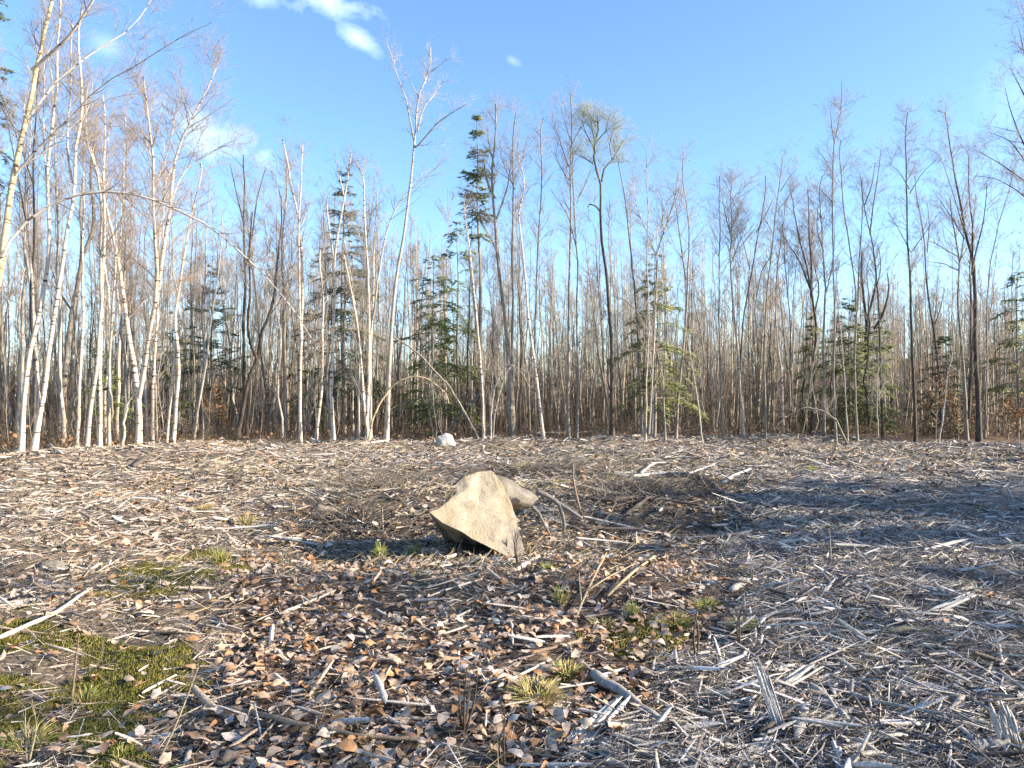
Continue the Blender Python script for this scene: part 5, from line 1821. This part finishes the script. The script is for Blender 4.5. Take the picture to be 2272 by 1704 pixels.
stalk('dark tuft of dead stalks standing in the leaves in the lower middle', 1029, 1630, [(1043, 1525), (1058, 1489), (1020, 1510), (1036, 1480)], 7)
stalk('single dark dead stalk at the bottom edge below the grass tuft', 1119, 1704, [(1121, 1583), (1126, 1600)], 6)
stalk('dark dead stalk at the green patch beside the leaf drift', 1546, 1468, [(1542, 1361), (1548, 1350)], 7)
stalk('brown dead stalk among the chips right of the green patch', 1644, 1447, [(1650, 1340), (1643, 1360)], 6)
stalk('two thin stalks rising before the right foot of the boulder', 1150, 1256, [(1151, 1175), (1146, 1180), (1138, 1195)], 4)
stalk('short stalk stump in front of the grey lower corner of the boulder', 1120, 1232, [(1120, 1203), (1124, 1195)], 5)
stalk('thin bare twig standing in the leaf drift behind the pale fan', 1296, 1330, [(1297, 1240)], 3, (.2, .13, .09))
stalk('dead goldenrod stem standing in the chips far right of the boulder', 1668, 1310, [(1664, 1250), (1670, 1262)], 4, (.2, .16, .12))
stalk('pale dry stem standing in the moss at the lower left corner', 62, 1690, [(70, 1560), (56, 1590)], 5, (.4, .33, .2))


# ---- grass tufts and moss
def tuft(label, u, v, w_px, h_px, n, green, cat='grass tuft'):
    g = np.random.default_rng(abs(hash_str(label)) % 2 ** 32)
    b = at(u, v)
    k = b.y / F_PX
    rad, h = w_px * k * .5, h_px * k
    az = g.uniform(0, 6.28, n)
    rr = rad * .4 * np.sqrt(g.random(n))
    A = np.stack([rr * np.cos(az), rr * np.sin(az), np.full(n, -.01)], 1)
    A[:, 2] = gz(A[:, 0] + b.x, A[:, 1] + b.y) - b.z - .01
    out = g.uniform(.2, 1.0, n)
    hh = h * g.uniform(.5, 1.2, n) * (1.1 - .5 * out)
    az2 = az + g.normal(0, .6, n)
    tip = A + np.stack([np.cos(az2) * out * rad, np.sin(az2) * out * rad, hh], 1)
    mid = A * .5 + tip * .5 + np.stack([np.zeros(n), np.zeros(n), hh * .3], 1)
    wd = g.uniform(.0015, .0032, n)
    V, F = tubes(np.stack([A, mid, tip], 1), np.stack([wd, wd * .8, wd * .15], 1), 3)
    straw = np.array([.42, .33, .15])
    gr_ = np.array([.17, .22, .04])
    f = (g.random(n) < green)[:, None]
    c = np.where(f, gr_, straw) * g.uniform(.7, 1.3, (n, 1))
    acc = Acc()
    acc.add(V, [F], np.repeat(c, 9, 0))
    o = acc.build('grass_tuft', M_GRASS)
    o.location = b
    tag(o, label, cat)


tuft('bright green grass tuft on the soil left of the boulder', 844, 1240, 42, 40, 110, .7)
tuft('yellow-green grass tuft nearer the boulder than the bright one', 917, 1235, 45, 35, 100, .5)
tuft('green grass tuft in the straw at the upper end of the small moss bed', 487, 1252, 60, 40, 140, .6)
tuft('large straw grass tuft with a green heart in the lower middle', 1190, 1560, 130, 50, 420, .25)
tuft('dry grass clump above the large straw tuft, beside the chips', 1255, 1505, 90, 40, 260, .25)
tuft('yellow grass tuft on the soil between boulder and leaf drift', 1244, 1340, 55, 38, 160, .35)
tuft('small green tuft in the leaf drift below the pale fan', 1402, 1372, 45, 40, 120, .6)
tuft('low dry grass clump left of the small green tuft', 1335, 1400, 95, 28, 240, .3)
tuft('wide olive grass clump at the edge of the chips under the dark stalk', 1495, 1388, 110, 28, 300, .45)
tuft('green grass patch beyond the dark stalk at the edge of the chips', 1565, 1358, 80, 32, 260, .75)
tuft('olive grass patch among chips around the brown stalk', 1655, 1398, 95, 28, 260, .6)
tuft('dark green tuft alone in the chips above the shaded band', 1803, 1045, 40, 14, 120, .8)
tuft('tan grass tuft on the left half beyond the small moss bed', 545, 1165, 60, 25, 120, .4)
tuft('rusty dry tuft halfway up the left side', 455, 1132, 50, 18, 120, .1)
tuft('small grass tuft right of the level white stick', 1212, 1268, 40, 22, 110, .6)
tuft('dry tuft behind the top of the boulder', 1165, 1040, 60, 18, 140, .15)
tuft('bushy green tuft in the moss beside the thin dead stem', 190, 1560, 80, 40, 100, .45)
tuft('pale grass tuft at the bottom left corner of the moss', 60, 1660, 130, 55, 130, .3)
tuft('small green tuft in the dark leaves at the right end of the moss', 262, 1685, 50, 35, 70, .6)


def moss():
    g = np.random.default_rng(97)
    x, y, r = sample(420000, 2.6, 9.5, 40, 1.2, g)
    _, ms, _, _ = zones(x, y)
    k = ms > .5
    x, y = x[k], y[k]
    n = len(x)
    h = .006 + .010 * g.random(n) + .016 * np.clip(wsum(_W4, x * 2.5, y * 2.5), 0, 1)
    A = np.stack([x, y, gz(x, y) - .004], 1)
    B = A + np.stack([g.normal(0, .010, n), g.normal(0, .010, n), h + .008], 1)
    V, F = cones(A, B, g.uniform(.003, .0055, n))
    c = np.where((g.random(n) < .75 + .2 * wsum(_W4, x, y))[:, None], np.array([.135, .135, .022]), np.array([.21, .155, .035])) * g.uniform(.6, 1.35, (n, 1))
    acc = Acc()
    acc.add(V, [F], np.repeat(c, 4, 0))
    o = acc.build('moss', M_GRASS)
    o['kind'] = 'stuff'
    # thin dry grass and straw strewn about
    n = 50000
    x, y, r = sample(n, 2.6, 29, 39, 1.0, g)
    lf, ms, ch, so = zones(x, y)
    px, py = proj(x, y)
    w = np.clip(.25 - .1 * ms + .25 * so - .25 * ch + .5 * wsum(_W3, x * .8, y * .8 + 4), .03, 1)
    k = (g.random(n) < w) & clear_of_rock(x, y)
    x, y, r = x[k], y[k], r[k]
    n = len(x)
    A = np.stack([x, y, gz(x, y)], 1)
    L = g.uniform(.06, .20, n) * (1 + .02 * r)
    el = np.abs(g.normal(.25, .35, n))
    az = g.uniform(0, 6.28, n)
    B = A + np.stack([np.cos(az) * np.cos(el), np.sin(az) * np.cos(el), np.sin(el)], 1) * L[:, None]
    B[:, 2] = np.maximum(B[:, 2], gz(B[:, 0], B[:, 1]) + .015)
    V, F = cones(A, B, .0018 + .0003 * r)
    c = np.array([.40, .31, .155]) * g.uniform(.5, 1.3, (n, 1))
    c[g.random(n) < .12] = (.16, .18, .05)
    acc = Acc()
    acc.add(V, [F], np.repeat(c, 4, 0))
    o = acc.build('dry_grass', M_GRASS)
    o['kind'] = 'stuff'


moss()
